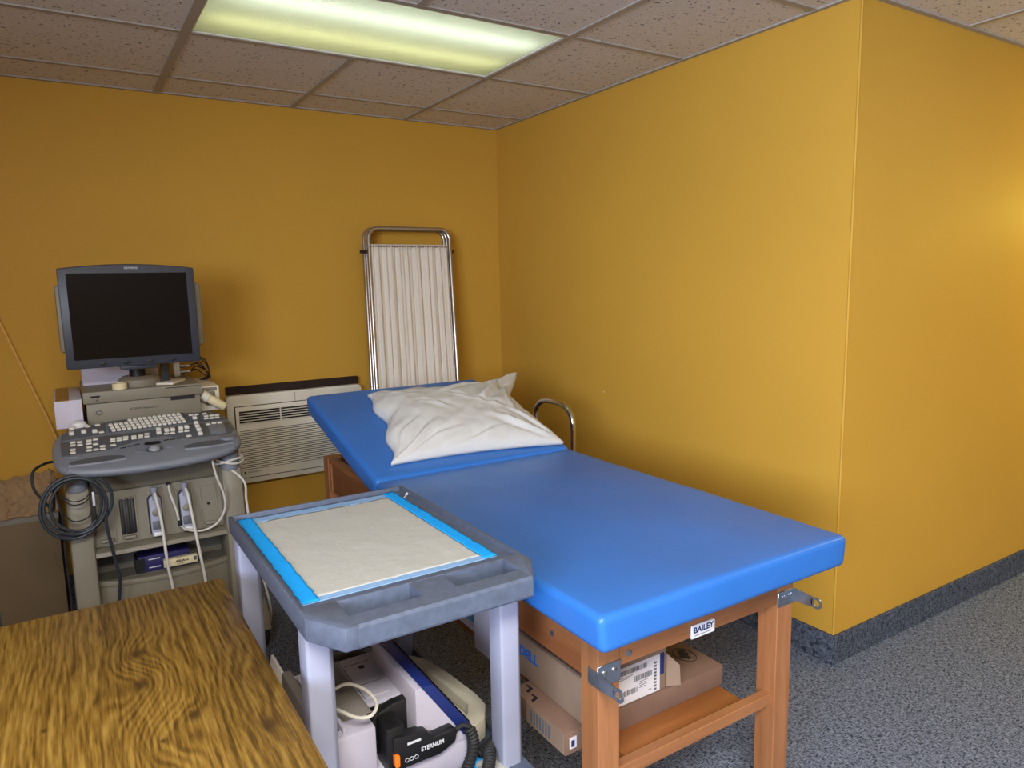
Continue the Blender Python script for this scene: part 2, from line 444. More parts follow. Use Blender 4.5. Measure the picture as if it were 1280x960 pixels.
# ================================================================== EXAM TABLE
et = thing('exam_table', 'wooden exam table with bright blue vinyl cushions and raised head section', 'exam table', (-1.095, -1.8, 0))
TH = math.atan2(.185, .72)
def cushion(x0, x1, y0, y1, z0, z1, r, mat=None, amp=.0025):
    b = BM(); box(b, x0, x1, y0, y1, z0, z1)
    b.normal_update()
    bmesh.ops.bevel(b, geom=list(b.edges), offset=r, segments=5, affect='EDGES', profile=.55)
    for k, (p, q, ax) in enumerate(((x0, x1, 0), (y0, y1, 1))):
        for i in range(1, 14):
            co = [0, 0, 0]; no = [0, 0, 0]; co[ax] = p+(q-p)*i/14; no[ax] = 1
            bmesh.ops.bisect_plane(b, geom=list(b.verts)+list(b.edges)+list(b.faces), plane_co=co, plane_no=no)
    for v in b.verts:
        u = (v.co.x-x0)/(x1-x0); w = (v.co.y-y0)/(y1-y0)
        if v.co.z > (z0+z1)/2:
            v.co.z += .004*math.sin(PI*min(1, max(0, u)))*math.sin(PI*min(1, max(0, w))) + amp*noise.noise(v.co*5)
        n = Vector((noise.noise(v.co*9), noise.noise(v.co*9+Vector((5, 1, 2))), 0)); v.co += n*.0018
        # side faces pulled in slightly near the tacked bottom edge
        f = max(0, 1-(v.co.z-z0)/(z1-z0)); cx, cyy = (x0+x1)/2, (y0+y1)/2
        v.co.x += -.006*f*(1 if v.co.x > cx else -1)*(abs(v.co.x-cx) > (x1-x0)*.4)
    if mat is not None: bmesh.ops.transform(b, matrix=mat, verts=b.verts)
    return b
obj('seat_cushion', cushion(-1.475, -.713, -2.768, -1.650, .709, .786, .017), 'vinyl', et, ang=60)
Mh = Matrix.Translation((0, -1.640, .716)) @ Matrix.Rotation(TH, 4, 'X')
obj('head_cushion', cushion(-1.475, -.713, 0, .742, 0, .078, .019, Mh), 'vinyl', et, ang=60)
b = BM(); box(b, -1.44, -.75, .03, .72, -.016, 0, mat=Mh); obj('head_board', b, 'beech_y', et)
LX0, LX1, LY0, LY1 = -1.403, -.783, -2.672, -.885
L = .058
for lx in (LX0, LX1-L):
    for ly in (LY0, LY1-L):
        b = BM(); box(b, lx, lx+L, ly, ly+L, 0, .709, .0018, 1); obj('leg', b, 'beech_z', et, ang=20)
b = BM(); box(b, LX0+L, LX1-L, LY0+.002, LY0+.026, .606, .709, .002); obj('end_apron', b, 'beech_x', et)
b = BM(); box(b, LX0+L, LX1-L, LY1-.026, LY1-.002, .57, .709, .002); obj('end_apron', b, 'beech_x', et)
for s in (0, 1):
    xx = LX0+.010 if s == 0 else LX1-.034
    b = BM(); box(b, xx, xx+.024, LY0+L, LY1-L, .572, .709, .002); ap = obj('side_apron', b, 'panelwood' if s == 0 else 'beech_y', et)
    if s == 0:
        b = BM(); box(b, xx-.006, xx, -1.62, LY1-L, .69, .709); box(b, xx-.006, xx, LY1-L-.02, LY1-L, .572, .69); obj('moulding', b, 'beech_y', ap)
# screw heads on the aprons
for c, ax in (((LX0+.009, -2.50, .62), 'x'), ((-1.32, LY0+.0015, .628), 'y')):
    b = BM(); d = -.003; lathe(b, [(.007, 0), (.007, d*.6), (.003, d)], c, ax, 12); obj('bolt', b, 'zinc', et)
for y0 in (LY0+.010, LY1-.045):
    b = BM(); box(b, LX0+L-.01, LX1-L+.01, y0, y0+.026, .336, .366, .0015, 1); obj('lower_rail', b, 'beech_x', et, ang=20)
b = BM(); box(b, -1.29, -.905, LY0+.05, LY1-.02, .335, .354, .002); obj('shelf', b, 'shelfwood', et)
# name plate
b = BM(); box(b, -1.137, -1.063, LY0-.0012, LY0+.003, .603, .634, .0012, 1); npl = obj('name_plate', b, 'white', et)
npl['label'] = 'white maker plate with navy lettering'
text('lettering', 'BAILEY', .019, 'ink_navy', (-1.1, LY0-.0014, .622), (1, 0, 0), (0, 0, 1), npl, bold=.0005, width=.063)
b = BM(); box(b, -1.128, -1.075, LY0-.0016, LY0-.0011, .609, .6105); obj('rule', b, 'ink_grey', npl)
# stirrup brackets: plate on the leg and an arm with a round hole
def bracket(x0, x1, z0, z1, xa, za, hook):
    b = BM(); y = LY0-.003
    box(b, x0, x1, y, LY0, z0, z1, .001, 1)
    # arm: strip in the plane x = xa running towards the end of the table, rounded end with eye
    n = 10; ln = .082; hh = .017
    prof = [(LY0+.0, za-hh), (LY0+.0, za+hh)]
    out = [Vector((LY0+.004, za-hh))] ; out = []
    out += [(LY0+.002, za+hh), (LY0-ln+hh, za+hh*.85)]
    out += [(LY0-ln+hh-hh*.85*math.sin(PI*k/n), za+hh*.85*math.cos(PI*k/n)) for k in range(1, n)]
    out += [(LY0-ln+hh, za-hh*.85), (LY0+.002, za-hh)]
    cyy, cz, hr = LY0-ln+hh*1.0, za, .0085
    bb = bmesh.new(); m = 24
    # ring around the hole plus shank
    def side(x):
        return ([bb.verts.new((x, cyy+hr*math.cos(2*PI*k/m), cz+hr*math.sin(2*PI*k/m))) for k in range(m)],
                [bb.verts.new((x, cyy+hh*.85*math.cos(2*PI*k/m), cz+hh*.85*math.sin(2*PI*k/m))) for k in range(m)])
    i0, o0 = side(xa-.0018); i1, o1 = side(xa+.0018)
    for k in range(m):
        q = (k+1) % m
        bb.faces.new((i0[k], i0[q], o0[q], o0[k])); bb.faces.new((i1[k], o1[k], o1[q], i1[q]))
        bb.faces.new((i0[k], i1[k], i1[q], i0[q])); bb.faces.new((o0[k], o0[q], o1[q], o1[k]))
    merge(b, bb)
    prism(b, [(LY0+.0, za-hh), (LY0+.0, za+hh), (cyy+.011, za+hh*.78), (cyy+.011, za-hh*.78)], 'x', xa-.0018, xa+.0018)
    if hook < 0: box(b, xa-.0018, xa+.0018, LY0-.002, LY0+.03, za-hh, za+hh)
    r = obj('stirrup_bracket', b, 'zinc', et)
    for sx in (.3, .72):
        b = BM(); lathe(b, [(.006, 0), (.006, -.0015), (.003, -.003)], (x0+(x1-x0)*sx, y, z0+(z1-z0)*.62), 'y', 12); obj('screw', b, 'chrome', r)
bracket(LX0-.003, LX0+L, .577, .624, LX0-.001, .594, -1)
bracket(LX1-L-.001, LX1+.002, .598, .637, LX1+.001, .619, -1)

# ================================================================== PILLOW on the head section
def head_pt(x, y, h=0):
    """point on the upper face of the head cushion (over the hinge: the seat) lifted by h"""
    yh = -1.659
    nz = Vector((0, -math.sin(TH), math.cos(TH)))
    z = .794+math.tan(TH)*(y-yh) if y > yh else .794
    return Vector((x, y, z))+nz*h
PC = {'tl': (-1.262, -1.03), 'tr': (-.655, -1.085), 'br': (-.728, -1.636), 'bl': (-1.392, -1.588)}
def pil_xy(u, v):
    a = Vector(PC['bl'])*(1-u)+Vector(PC['br'])*u; c = Vector(PC['tl'])*(1-u)+Vector(PC['tr'])*u
    p = a*(1-v)+c*v
    e = .02*math.sin(PI*u)  # edges pulled in between the corners
    p += Vector((0, (e if v < .5 else -e)*abs(2*v-1)**2))
    e = .03*math.sin(PI*v); p += Vector(((e if u < .5 else -e)*abs(2*u-1)**2, 0))
    p.x += .012*math.sin(v*15)*max(0, 1-u*6); p.y += .009*math.sin(u*23)*max(0, (v-.8)*5)
    return p
def ear(u, v):
    # the bunched open end of the pillowcase at the far corner
    d = math.hypot((u-1)*1.0, (v-1)*1.0); return max(0, 1-d/.20)
def pil_top(u, v):
    p = pil_xy(u, v); e = ear(u, v)
    prof = (max(0, 1-abs(2*u-1)**3.2)*max(0, 1-abs(2*v-1)**2.6))**.55
    h = .012+.075*prof
    q = Vector((u*9, v*7, 0))
    qd = Vector(((u+v)*2.2, (u-v)*11, 1)); wr = .005*noise.noise(q*.7)+.0045*noise.noise(qd)+.003*noise.noise(q*1.7)
    # long folds running from the far corner
    an = math.atan2(1.04-v, 1.04-u); rr = math.hypot(1.04-v, 1.04-u)
    wr += .009*math.sin(an*11+2)*math.exp(-((rr-.38)/.22)**2)
    an2 = math.atan2(v+.05, u+.05); r2_ = math.hypot(v+.05, u+.05)
    wr += .004*math.sin(an2*11)*math.exp(-((r2_-.22)/.16)**2)
    h += (wr+folds(u, v))*(.15+.85*min(1, prof*1.6)) + .055*e*(.65+.35*math.sin(an*9))
    x, y = p.x+.085*e, p.y+.03*e
    return head_pt(x, y, max(.006, h))
FOLDS = [(.99, .97, .60, .42, .035, .016), (.97, .99, .72, .55, .022, .010), (.98, .93, .86, .30, .030, .011), (.95, .97, .45, .72, .028, .008),
         (.02, .05, .30, .26, .030, .011), (.05, .02, .42, .16, .022, .008), (.02, .10, .16, .34, .020, .007), (.96, .04, .62, .24, .030, .010), (.98, .06, .74, .38, .026, .008),
         (.03, .96, .26, .74, .026, .007), (.30, .03, .70, .13, .020, .006), (.50, .66, .78, .34, .030, .006), (.24, .58, .46, .40, .026, .005)]
def folds(u, v):
    h = 0
    for k, (a, b_, c, d, w, amp) in enumerate(FOLDS):
        dx, dy = c-a, d-b_; L2 = dx*dx+dy*dy
        t = ((u-a)*dx+(v-b_)*dy)/L2
        if t < -.15 or t > 1.15: continue
        n = ((u-a)*dy-(v-b_)*dx)/math.sqrt(L2) + .022*math.sin(t*4+k)
        ww = w*(.55+.7*max(0, t))
        tap = max(0, min(1, (t+.15)/.3))*max(0, min(1, (1.15-t)/.55))
        h += amp*tap*(n/ww)*math.exp(-(n/ww)**2)*2.0
    return h
def pil_bot(u, v):
    p = pil_xy(u, v); e = ear(u, v)
    return head_pt(p.x+.085*e, p.y+.03*e, .001+.03*e)
b = BM(); grid_solid(b, 96, 76, pil_top, pil_bot)
tag(obj('pillow', b, 'pillow', ang=180), 'white pillow in wrinkled pillowcase lying on the raised head of the blue exam table', 'pillow')

# ================================================================== STEP STOOL with handrail beyond the table
ss = thing('step_stool', 'step stool with curved chrome handrail between exam table and side wall', 'step stool', (-.42, -1.14, 0))
xr = -.42
pts = [(xr, -.990, .02), (xr, -.990, .45), (xr, -.992, .765)]
arc = spline([(xr, -.992, .765), (xr, -1.000, .810), (xr, -1.035, .846), (xr, -1.09, .862), (xr, -1.19, .862), (xr, -1.25, .842), (xr, -1.28, .80), (xr, -1.286, .755)], 6)
b = BM(); tube(b, pts[:2]+arc+[(xr, -1.286, .45), (xr, -1.286, .02)], .0125, 14); obj('handrail', b, 'chrome', ss)
b = BM(); box(b, -.655, -.405, -1.31, -.96, .20, .225, .006); obj('platform', b, 'chrome', ss)
b = BM(); box(b, -.645, -.415, -1.30, -.97, .225, .231, .002); obj('tread_mat', b, 'rubber', ss)
for x, y in ((-.64, -1.295), (-.64, -.975)):
    b = BM(); tube(b, [(x, y, 0), (x, y, .205)], .0125, 10); obj('leg', b, 'chrome', ss)

# ================================================================== FOLDING SCREEN
fs = thing('privacy_screen', 'folded cream fabric privacy screen in metal frame leaning on back wall', 'folding screen', (-.65, -.3, 0))
def scr(x, z, d):
    """x across, z up along the panel, d towards the room; panel leans on the wall"""
    return Vector((x-(1.70-z)*.055, -.052-(1.70-z)*.17-d, z))
for k, d in enumerate((.0, .034, .068)):
    x0, x1 = -.868, -.395; r = .055; zt = 1.695
    pts = [(x0, .02), (x0, .5), (x0, 1.0), (x0, zt-r)]
    pts += [(x0+r-r*math.cos(a), zt-r+r*math.sin(a)) for a in [PI/2*i/6 for i in range(1, 7)]]
    pts += [(x1-r+r*math.sin(a), zt-r+r*math.cos(a)) for a in [PI/2*i/6 for i in range(0, 7)]]
    pts += [(x1, 1.0), (x1, .5), (x1, .02)]
    b = BM(); tube(b, [scr(x, z, d) for x, z in pts], .0115, 10); fr = obj('frame', b, 'alu', fs)
    for z in (1.60, .16):
        b = BM(); tube(b, [scr(x0, z, d), scr(x1, z, d)], .004, 8); obj('curtain_rod', b, 'alu', fr)
    rnd = random.Random(k+3); ph = [rnd.uniform(0, 6.28) for _ in range(6)]
    def cloth(u, v, off, d=d, ph=ph, x0=x0, x1=x1):
        x = x0+.012+(x1-x0-.024)*u; z = .14+(1.612-.14)*v
        w = .006*math.sin(u*62+ph[0]+1.3*math.sin(u*9+ph[1]))+.0045*math.sin(u*37+ph[2]+.8*v)+.003*math.sin(u*118+ph[3])
        w *= .5+.5*min(1, (1-v)*9+.3)
        if v > .985: w = .0045*math.sin(u*190+ph[4])
        return scr(x, z, d+w+off)
    b = BM(); grid_solid(b, 150, 30, lambda u, v: cloth(u, v, .001), lambda u, v: cloth(u, v, -.001)); obj('curtain', b, 'curtain', fs, ang=180)
for x in (-.887, -.378):
    for z in (1.575, .35):
        b = BM(); c0 = scr(x, z, .034); box(b, c0.x-.006, c0.x+.006, c0.y-.04, c0.y+.04, z-.008, z+.008, .002); obj('hinge', b, 'foam', fs)

# ================================================================== WALL AIR CONDITIONER
ac = thing('air_conditioner', 'almond through-the-wall air conditioner under the folding screen side of back wall', 'air conditioner', (-1.27, 0, .42))
ac['label'] = 'almond louvred air conditioner set into the back wall'
ax0, ax1, az0, az1, ay = -1.618, -.925, .424, .872, -.062
def rrect(x0, x1, z0, z1, r, n=5):
    o = []
    for cx, cz, a0 in ((x1-r, z1-r, 0), (x0+r, z1-r, PI/2), (x0+r, z0+r, PI), (x1-r, z0+r, 1.5*PI)):
        o += [(cx+r*math.cos(a0+PI/2*k/n), cz+r*math.sin(a0+PI/2*k/n)) for k in range(n+1)]
    return o
b = BM(); prism(b, rrect(ax0, ax1, az0, az1, .022), 'y', ay, -.001, .004); obj('cabinet', b, 'ac', ac)
b = BM(); box(b, ax0+.008, ax1-.004, -.035, -.001, .874, .912, .004); obj('foam_seal', b, 'foam', ac)
px0, px1, pz0, pz1 = -1.581, -.962, .455, .815
b = BM(); box(b, px0-.004, px1+.004, ay-.0015, ay, pz0-.004, pz1+.003); obj('panel_gap', b, 'ac_dark', ac)
b = BM(); box(b, px0, px1, ay-.010, ay-.001, pz0, pz1, .003); fp = obj('front_panel', b, 'ac', ac)
b = BM()
box(b, px0+.016, px1-.016, ay-.0115, ay-.009, .728, .796)
obj('outlet_vent', b, 'ac_dark', fp)
b = BM()
for k in range(6): box(b, px0+.016, px1-.016, ay-.016, ay-.010, .729+k*.0128, .7335+k*.0128, .001, 1)
for k in range(1, 3): box(b, px0+.016+k*.20-.003, px0+.016+k*.20+.003, ay-.0165, ay-.010, .728, .796)
obj('vane_grille', b, 'ac', fp)
b = BM()
for z0, n in ((.498, 10), (.613, 8)): box(b, px0+.012, px1-.012, ay-.0112, ay-.0098, z0-.002, z0+n*.0102)
obj('louvre_recess', b, 'ac_dark', fp)
b = BM()
for z0, n in ((.498, 10), (.613, 8)):
    for k in range(n): box(b, px0+.012, px1-.012, ay-.0138, ay-.0112, z0+k*.0102+.0012, z0+k*.0102+.0076)
obj('intake_louvre', b, 'ac', fp)
b = BM(); prism(b, [(-1.561, .487), (-1.552, .487), (-1.552, .479), (-1.5565, .474), (-1.561, .479)], 'y', ay-.0108, ay-.0098); obj('crest', b, 'ink', fp)
text('lettering', 'FRIEDRICH', .010, 'ink_grey', (-1.508, ay-.0105, .4815), (1, 0, 0), (0, 0, 1), fp, width=.066)
b = BM(); box(b, -1.285, -1.283, ay-.0006, ay, .818, .866); obj('door_seam', b, 'beige_dark', ac)

# tan cord on the wall
b = BM(); tube(b, spline([(-2.545, -.012, 1.46), (-2.485, -.013, 1.27), (-2.41, -.014, 1.02), (-2.333, -.016, .76), (-2.315, -.02, .60), (-2.31, -.03, .35)], 8), .0045, 8)
tag(obj('hanging_cord', b, 'cord_tan'), 'thin tan cord hanging down the yellow back wall', 'cord')

# ================================================================== ULTRASOUND MACHINE
us = thing('ultrasound_machine', 'grey wheeled ultrasound machine with keyboard console and probe holders against back wall', 'ultrasound machine', (-2.015, -.45, 0))
b = BM()   # main cabinet, hollow at the cubby
box(b, -2.285, -1.745, -.52, -.06, .13, .875, .012)
obj('rear_cabinet', b, 'beige', us)
b = BM(); box(b, -2.285, -1.745, -.70, -.50, .13, .74, .008); obj('card_cage', b, 'beige', us)
for s in (-1, 1):
    xc = -2.273 if s < 0 else -1.757
    b = BM(); prism(b, [(-.850, .712), (-.72, .725), (-.70, .12), (-.885, .12), (-.897, .30), (-.872, .62)], 'x', xc-.038, xc+.038, .014); obj('front_column', b, 'beige_light', us)
    b = BM(); lathe(b, [(.034, .700), (.036, .712), (.031, .76), (.033, .83)], (xc, -.83, 0), 'z', 20); obj('collar', b, 'console', us)
b = BM()
prism(b, [(-.70, .66), (-.70, .80), (-.84, .80), (-.84, .755), (-.80, .672)], 'x', -2.236, -1.794, .004); obj('fascia', b, 'beige', us)
b = BM(); box(b, -2.05, -1.96, -.93, -.86, .752, .775, .004); obj('console_latch', b, 'bezel', us)
# probe panel (leans back towards its top)
PM = Matrix.Translation((0, -.825, .478)) @ Matrix.Rotation(math.radians(-13), 4, 'X')   # local x, y depth, z up the panel
b = BM(); box(b, -2.236, -1.794, 0, .02, 0, .195, mat=PM); pp = obj('probe_panel', b, 'beige', us)
b = BM(); prism(b, [(-.70, .48), (-.885, .474), (-.892, .458), (-.70, .455)], 'x', -2.237, -1.793, .003); obj('lip_shelf', b, 'beige_light', us)
def socket(xc, kind):
    r = None
    w, h = .024, .16
    bb = BM()
    for s in (-1, 1): box(bb, xc+s*(w+.004)-.002, xc+s*(w+.004)+.002, -.006, 0, .008, .008+h, mat=PM)
    for z in (.008, .008+h): box(bb, xc-w-.006, xc+w+.006, -.006, 0, z-.002, z+.002, mat=PM)
    r = obj('socket_frame', bb, 'beige_light', pp)
    if kind == 'empty':
        bb = BM(); lathe(bb, [(.006, 0), (.006, -.001)], PM @ Vector((xc, -.001, .092)), 'y', 12); obj('pin_hole', bb, 'ink', pp)
    if kind == 'black':
        bb = BM(); box(bb, xc-w, xc+w, -.010, -.001, .030, .156, .002, mat=PM)
        for k in range(3): box(bb, xc-.018+k*.018-.005, xc-.018+k*.018+.005, -.014, -.009, .034, .160, .002, mat=PM)
        obj('socket_cover', bb, 'black', pp)
    if kind in ('empty', 'black'):
        bb = BM(); box(bb, xc-.020, xc+.020, -.026, -.001, .012, .024, .004, mat=PM); obj('socket_latch', bb, 'beige_light', pp)
for xc, k in ((-2.196, 'empty'), (-2.122, 'black'), (-2.030, 'probe'), (-1.925, 'probe'), (-1.842, 'empty')): socket(xc, k)
b = BM(); lathe(b, [(.008, 0), (.008, -.02), (.005, -.024)], PM @ Vector((-1.977, -.001, .196)), 'y', 12); obj('pencil_jack', b, 'black', pp)
# cubby and curved drawer front
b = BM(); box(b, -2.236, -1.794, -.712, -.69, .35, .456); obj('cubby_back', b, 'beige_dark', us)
b = BM(); n = 16
def bow(t, d): return -.835-d-.055*(1-(2*t-1)**2)
pts = [(-2.236+.442*k/n, bow(k/n, 0)) for k in range(n+1)]
prism(b, pts+[(-1.794, -.69), (-2.236, -.69)], 'z', .14, .335, .003); obj('drawer', b, 'beige', us)
b = BM()
outer = [(-2.236+.442*k/n, bow(k/n, .008)) for k in range(n+1)]; inner = [(-2.236+.442*k/n, bow(k/n, -.018)) for k in range(n+1)]
prism(b, outer+inner[::-1], 'z', .333, .352, .003); obj('drawer_rim', b, 'beige_light', us)
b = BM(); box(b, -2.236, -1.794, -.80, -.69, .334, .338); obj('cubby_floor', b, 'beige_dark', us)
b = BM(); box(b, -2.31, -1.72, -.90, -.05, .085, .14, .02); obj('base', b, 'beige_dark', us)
for x, y in ((-2.29, -.85), (-1.715, -.945), (-2.27, -.15), (-1.76, -.15)):
    R = .088 if x < -1.74 else .088
    b = BM(); lathe(b, [(R*.9, -.022), (R, -.016), (R, .016), (R*.9, .022)], (x, y, R), 'x', 28); w = obj('caster', b, 'rubber', us)
    b = BM(); lathe(b, [(.02, -.027), (.060, -.024), (.060, .024), (.02, .027)], (x, y, R), 'x', 24); obj('hub', b, 'wheel', w)
    b = BM(); prism(b, [(y-.098, .10), (y-.07, .165), (y, .188), (y+.07, .165), (y+.098, .10), (y+.085, .10), (y+.06, .152), (y, .175), (y-.06, .152), (y-.085, .10)], 'x', x-.027, x+.027, .003); obj('fender', b, 'beige_light', w)
b = BM(); box(b, -1.735, -1.717, -.86, -.80, .26, .36, .006); obj('bumper', b, 'rubber', us)

# console
CM = Matrix.Translation((-2.015, -.985, .790)) @ Matrix.Rotation(math.radians(3), 4, 'Z') @ Matrix.Rotation(math.radians(14), 4, 'X')
OUT = [(-.310, .20), (-.302, .30), (-.280, .36), (-.235, .405), (-.16, .437), (-.07, .449), (.05, .449), (.17, .438), (.255, .425), (.298, .388), (.316, .32), (.320, .22), (.312, .13), (.285, .072), (.22, .034), (.12, .012), (0, .005), (-.12, .012), (-.22, .034), (-.285, .070), (-.306, .12)]
outl = [(p.x, p.y) for p in spline([(x, y, 0) for x, y in OUT], 3, True)]
b = BM(); prism(b, outl, 'z', -.034, 0, .0155, CM); con = obj('console', b, 'console', us, ang=50)
def cpanel(name, pts, z0, z1, mat, bev=.002, par=None):
    bb = BM(); prism(bb, pts, 'z', z0, z1, bev, CM); return obj(name, bb, mat, par or con)
cpanel('button_panel', [(-.278, .296), (-.128, .316), (-.118, .418), (-.235, .393), (-.27, .35)], -.004, .0015, 'console_panel')
cpanel('button_panel', [(.158, .318), (.305, .305), (.292, .383), (.262, .412), (.172, .426)], -.004, .0015, 'console_panel')
cpanel('button_panel', [(-.284, .165), (-.14, .17), (-.02, .225), (.06, .228), (.13, .175), (.285, .168), (.307, .215), (.304, .296), (.15, .308), (.0, .298), (-.125, .30), (-.28, .284)], -.004, .001, 'console_panel')
cpanel('keyboard_tray', [(-.120, .318), (.158, .328), (.168, .432), (-.112, .424)], -.004, .002, 'console_panel')
cpanel('touch_pad', [(.214, .186), (.272, .186), (.284, .276), (.222, .278)], -.002, .003, 'console')
def disc(name, u, v, ru, rv, z0, z1, mat, n=28):
    return cpanel(name, [(u+ru*math.cos(2*PI*k/n), v+rv*math.sin(2*PI*k/n)) for k in range(n)], z0, z1, mat, 0)
# recessed finger grips: dark shallow dishes with a raised front lip
for u, v, a in ((-.182, .100, -.03), (.186, .108, .04)):
    n = 28; pts = []
    for k in range(n):
        t = 2*PI*k/n; pts.append((u+.085*math.cos(t), v+.026*math.sin(t)*(1.0 if math.sin(t) > 0 else .8)))
    cpanel('finger_grip', pts, -.003, .0012, 'console_panel', 0)
    lip = [(u-.088+.176*k/14, v-.022-.006*math.sin(PI*k/14)) for k in range(15)]
    bb = BM(); tube(bb, [CM @ Vector((x, y, .001)) for x, y in lip], .0055, 8); obj('grip_lip', bb, 'console', con)
disc('trackball_ring', .003, .124, .030, .024, -.002, .002, 'console_panel')
b = BM(); bmesh.ops.create_uvsphere(b, u_segments=20, v_segments=12, radius=.021, matrix=CM @ Matrix.Translation((.003, .124, -.004))); obj('trackball', b, 'wheel', con)
disc('select_key', -.045, .128, .016, .012, 0, .003, 'console'); disc('select_key', .058, .134, .016, .012, 0, .003, 'console')
disc('thumb_key', .006, .176, .028, .010, 0, .005, 'black')
for u, v in ((-.092, .172), (-.068, .178), (-.045, .184), (.055, .19), (.078, .19), (.10, .19)):
    cpanel('soft_key', [(u-.009, v-.003), (u+.009, v-.001), (u+.009, v+.003), (u-.009, v+.001)], 0, .0022, 'ink', 0)
BT = [(-.181, .4), (-.148, .404), (-.234, .391), (-.238, .345), (-.199, .349), (-.164, .341), (-.143, .332), (-.241, .27), (-.243, .245), (-.221, .242), (-.22, .266), (-.246, .207), (-.248, .183), (-.19, .27), (-.193, .243), (-.169, .272), (-.173, .231), (-.195, .211), (-.198, .185), (-.177, .184), (-.154, .206), (-.156, .182), (-.115, .256), (-.117, .238), (-.094, .257), (-.096, .239), (-.072, .26), (-.075, .241), (-.045, .257), (-.047, .239), (-.022, .257), (-.025, .238), (.001, .264), (-.003, .241), (-.12, .202), (.045, .287), (.041, .257), (.071, .27), (.066, .245), (.092, .27), (.087, .244), (.122, .275), (.117, .248), (.144, .276), (.138, .246), (.136, .198), (.185, .305), (.183, .275), (.181, .24), (.178, .201), (.185, .397), (.206, .396), (.191, .358), (.236, .395), (.237, .368), (.232, .345), (.258, .367), (.252, .341), (.279, .366), (.274, .342), (.226, .285), (.249, .289), (.27, .287)]
TALL = {2, 3, 4, 5, 35, 36, 37, 39, 41, 43, 46, 47, 48, 49, 52}
bt0 = bt1 = None
for i, (u, v) in enumerate(BT):
    tall = i in TALL
    src = bt1 if tall else bt0
    if src is None:
        bb = BM()
        if tall: box(bb, u-.0085, u+.0085, v-.0085, v+.0085, 0, .012, .003, 2, mat=CM)
        else: box(bb, u-.0088, u+.0088, v-.0062, v+.0062, 0, .005, .0015, 1, mat=CM)
        o = obj('button', bb, 'key', con); o['u'] = u; o['v'] = v
        if tall: bt1 = o
        else: bt0 = o
    else:
        d = CM.to_3x3() @ Vector((u-src['u'], v-src['v'], 0)); dup(src, d)
k0 = None
for r in range(4):
    for c in range(15):
        if len([1]) and r == 0 and c in (0,): pass
        u = -.1085+c*.0178+r*.0020; v = .407-r*.0255+c*.0004
        if r == 0 and c < 4: continue
        if k0 is None:
            bb = BM(); box(bb, u-.0074, u+.0074, v-.0098, v+.0098, .001, .010, .003, 1, mat=CM); k0 = obj('key', bb, 'key', con); k0['u'] = u; k0['v'] = v
        else:
            dup(k0, CM.to_3x3() @ Vector((u-k0['u'], v-k0['v'], 0)))

# electronics deck on top
b = BM(); box(b, -2.222, -1.800, -.555, -.10, .966, 1.012, .004); deck = obj('upper_housing', b, 'beige_light', us)
b = BM(); box(b, -2.213, -1.803, -.545, -.10, .875, .964, .004); low = obj('lower_housing', b, 'beige_light', us)
b = BM(); box(b, -1.93, -1.808, -.5558, -.54, 1.0015, 1.0045); obj('tape_slot', b, 'ink', deck)
b = BM(); box(b, -1.915, -1.823, -.5462, -.53, .950, .963); obj('disk_slot', b, 'ink', low)
b = BM(); prism(b, [(-2.198, .9965), (-2.162, .9965), (-2.168, .988), (-2.192, .988)], 'y', -.5562, -.54); obj('video_jack', b, 'ink', deck)
b = BM(); prism(b, [(-2.182, .974), (-2.168, .974), (-2.175, .984)], 'y', -.5558, -.54); obj('warning_mark', b, 'ink_grey', deck)
b = BM(); tube(b, [Vector((-2.172+.011*math.cos(2*PI*k/20), -.5455, .927+.008*math.sin(2*PI*k/20))) for k in range(20)], .0016, 6, closed=True); obj('power_ring', b, 'ink_grey', low)
text('lettering', 'ACUSON Sequoia 512', .011, 'ink', (-2.015, -.5456, .931), (1, 0, 0), (0, 0, 1), low, width=.105)
b = BM(); box(b, -2.215, -1.93, -.33, -.12, 1.012, 1.20, .006); obj('rear_housing', b, 'lilac', us)

# monitor on its swivel foot
mo = thing('monitor', 'flat monitor with dark screen and charcoal bezel on round swivel foot', 'monitor', (-2.02, -.5, 1.012))
MX0, MX1, MZ0, MZ1 = -2.263, -1.797, 1.108, 1.484
n = 12
topc = [(MX1-(MX1-MX0)*k/n, MZ1+.016*(1-(2*k/n-1)**2)) for k in range(n+1)]
b = BM(); prism(b, [(MX0, MZ0), (MX1, MZ0)]+topc, 'y', -.602, -.565, .005)
bz = obj('bezel', b, 'bezel', mo)
b = BM(); box(b, MX0+.027, MX1-.029, -.6028, -.60, MZ0+.034, MZ1-.018); obj('screen', b, 'screen', bz)
for k in range(4):
    b = BM(); xx = -2.145+k*.0815; prism(b, [(xx+.013*math.cos(2*PI*q/16), MZ0+.016+.0065*math.sin(2*PI*q/16)) for q in range(16)], 'y', -.6065, -.60, .0015); obj('button', b, 'black', bz)
text('lettering', 'SIEMENS', .011, 'silver', (-2.02, -.6025, 1.4845), (1, 0, 0), (0, 0, 1), bz, width=.046)
b = BM(); box(b, -2.277, -1.772, -.565, -.49, 1.17, 1.425, .012)
for k in range(22): box(b, -1.776, -1.769, -.55, -.50, 1.185+k*.0105, 1.190+k*.0105)
obj('rear_shell', b, 'beige_light', mo)
b = BM(); box(b, -2.13, -1.92, -.49, -.41, 1.19, 1.40, .02); obj('rear_bulge', b, 'beige_light', mo)
b = BM(); box(b, -2.085, -1.955, -.585, -.50, 1.092, 1.112, .003); obj('tilt_bracket', b, 'bezel', mo)
b = BM(); lathe(b, [(.030, 1.05), (.030, 1.20)], (-2.02, -.45, 0), 'z', 20); obj('neck', b, 'black', mo)
b = BM(); lathe(b, [(.078, 1.0125), (.080, 1.016), (.078, 1.040), (.060, 1.052)], (-2.015, -.45, 0), 'z', 36); obj('swivel_foot', b, 'beige_light', mo)
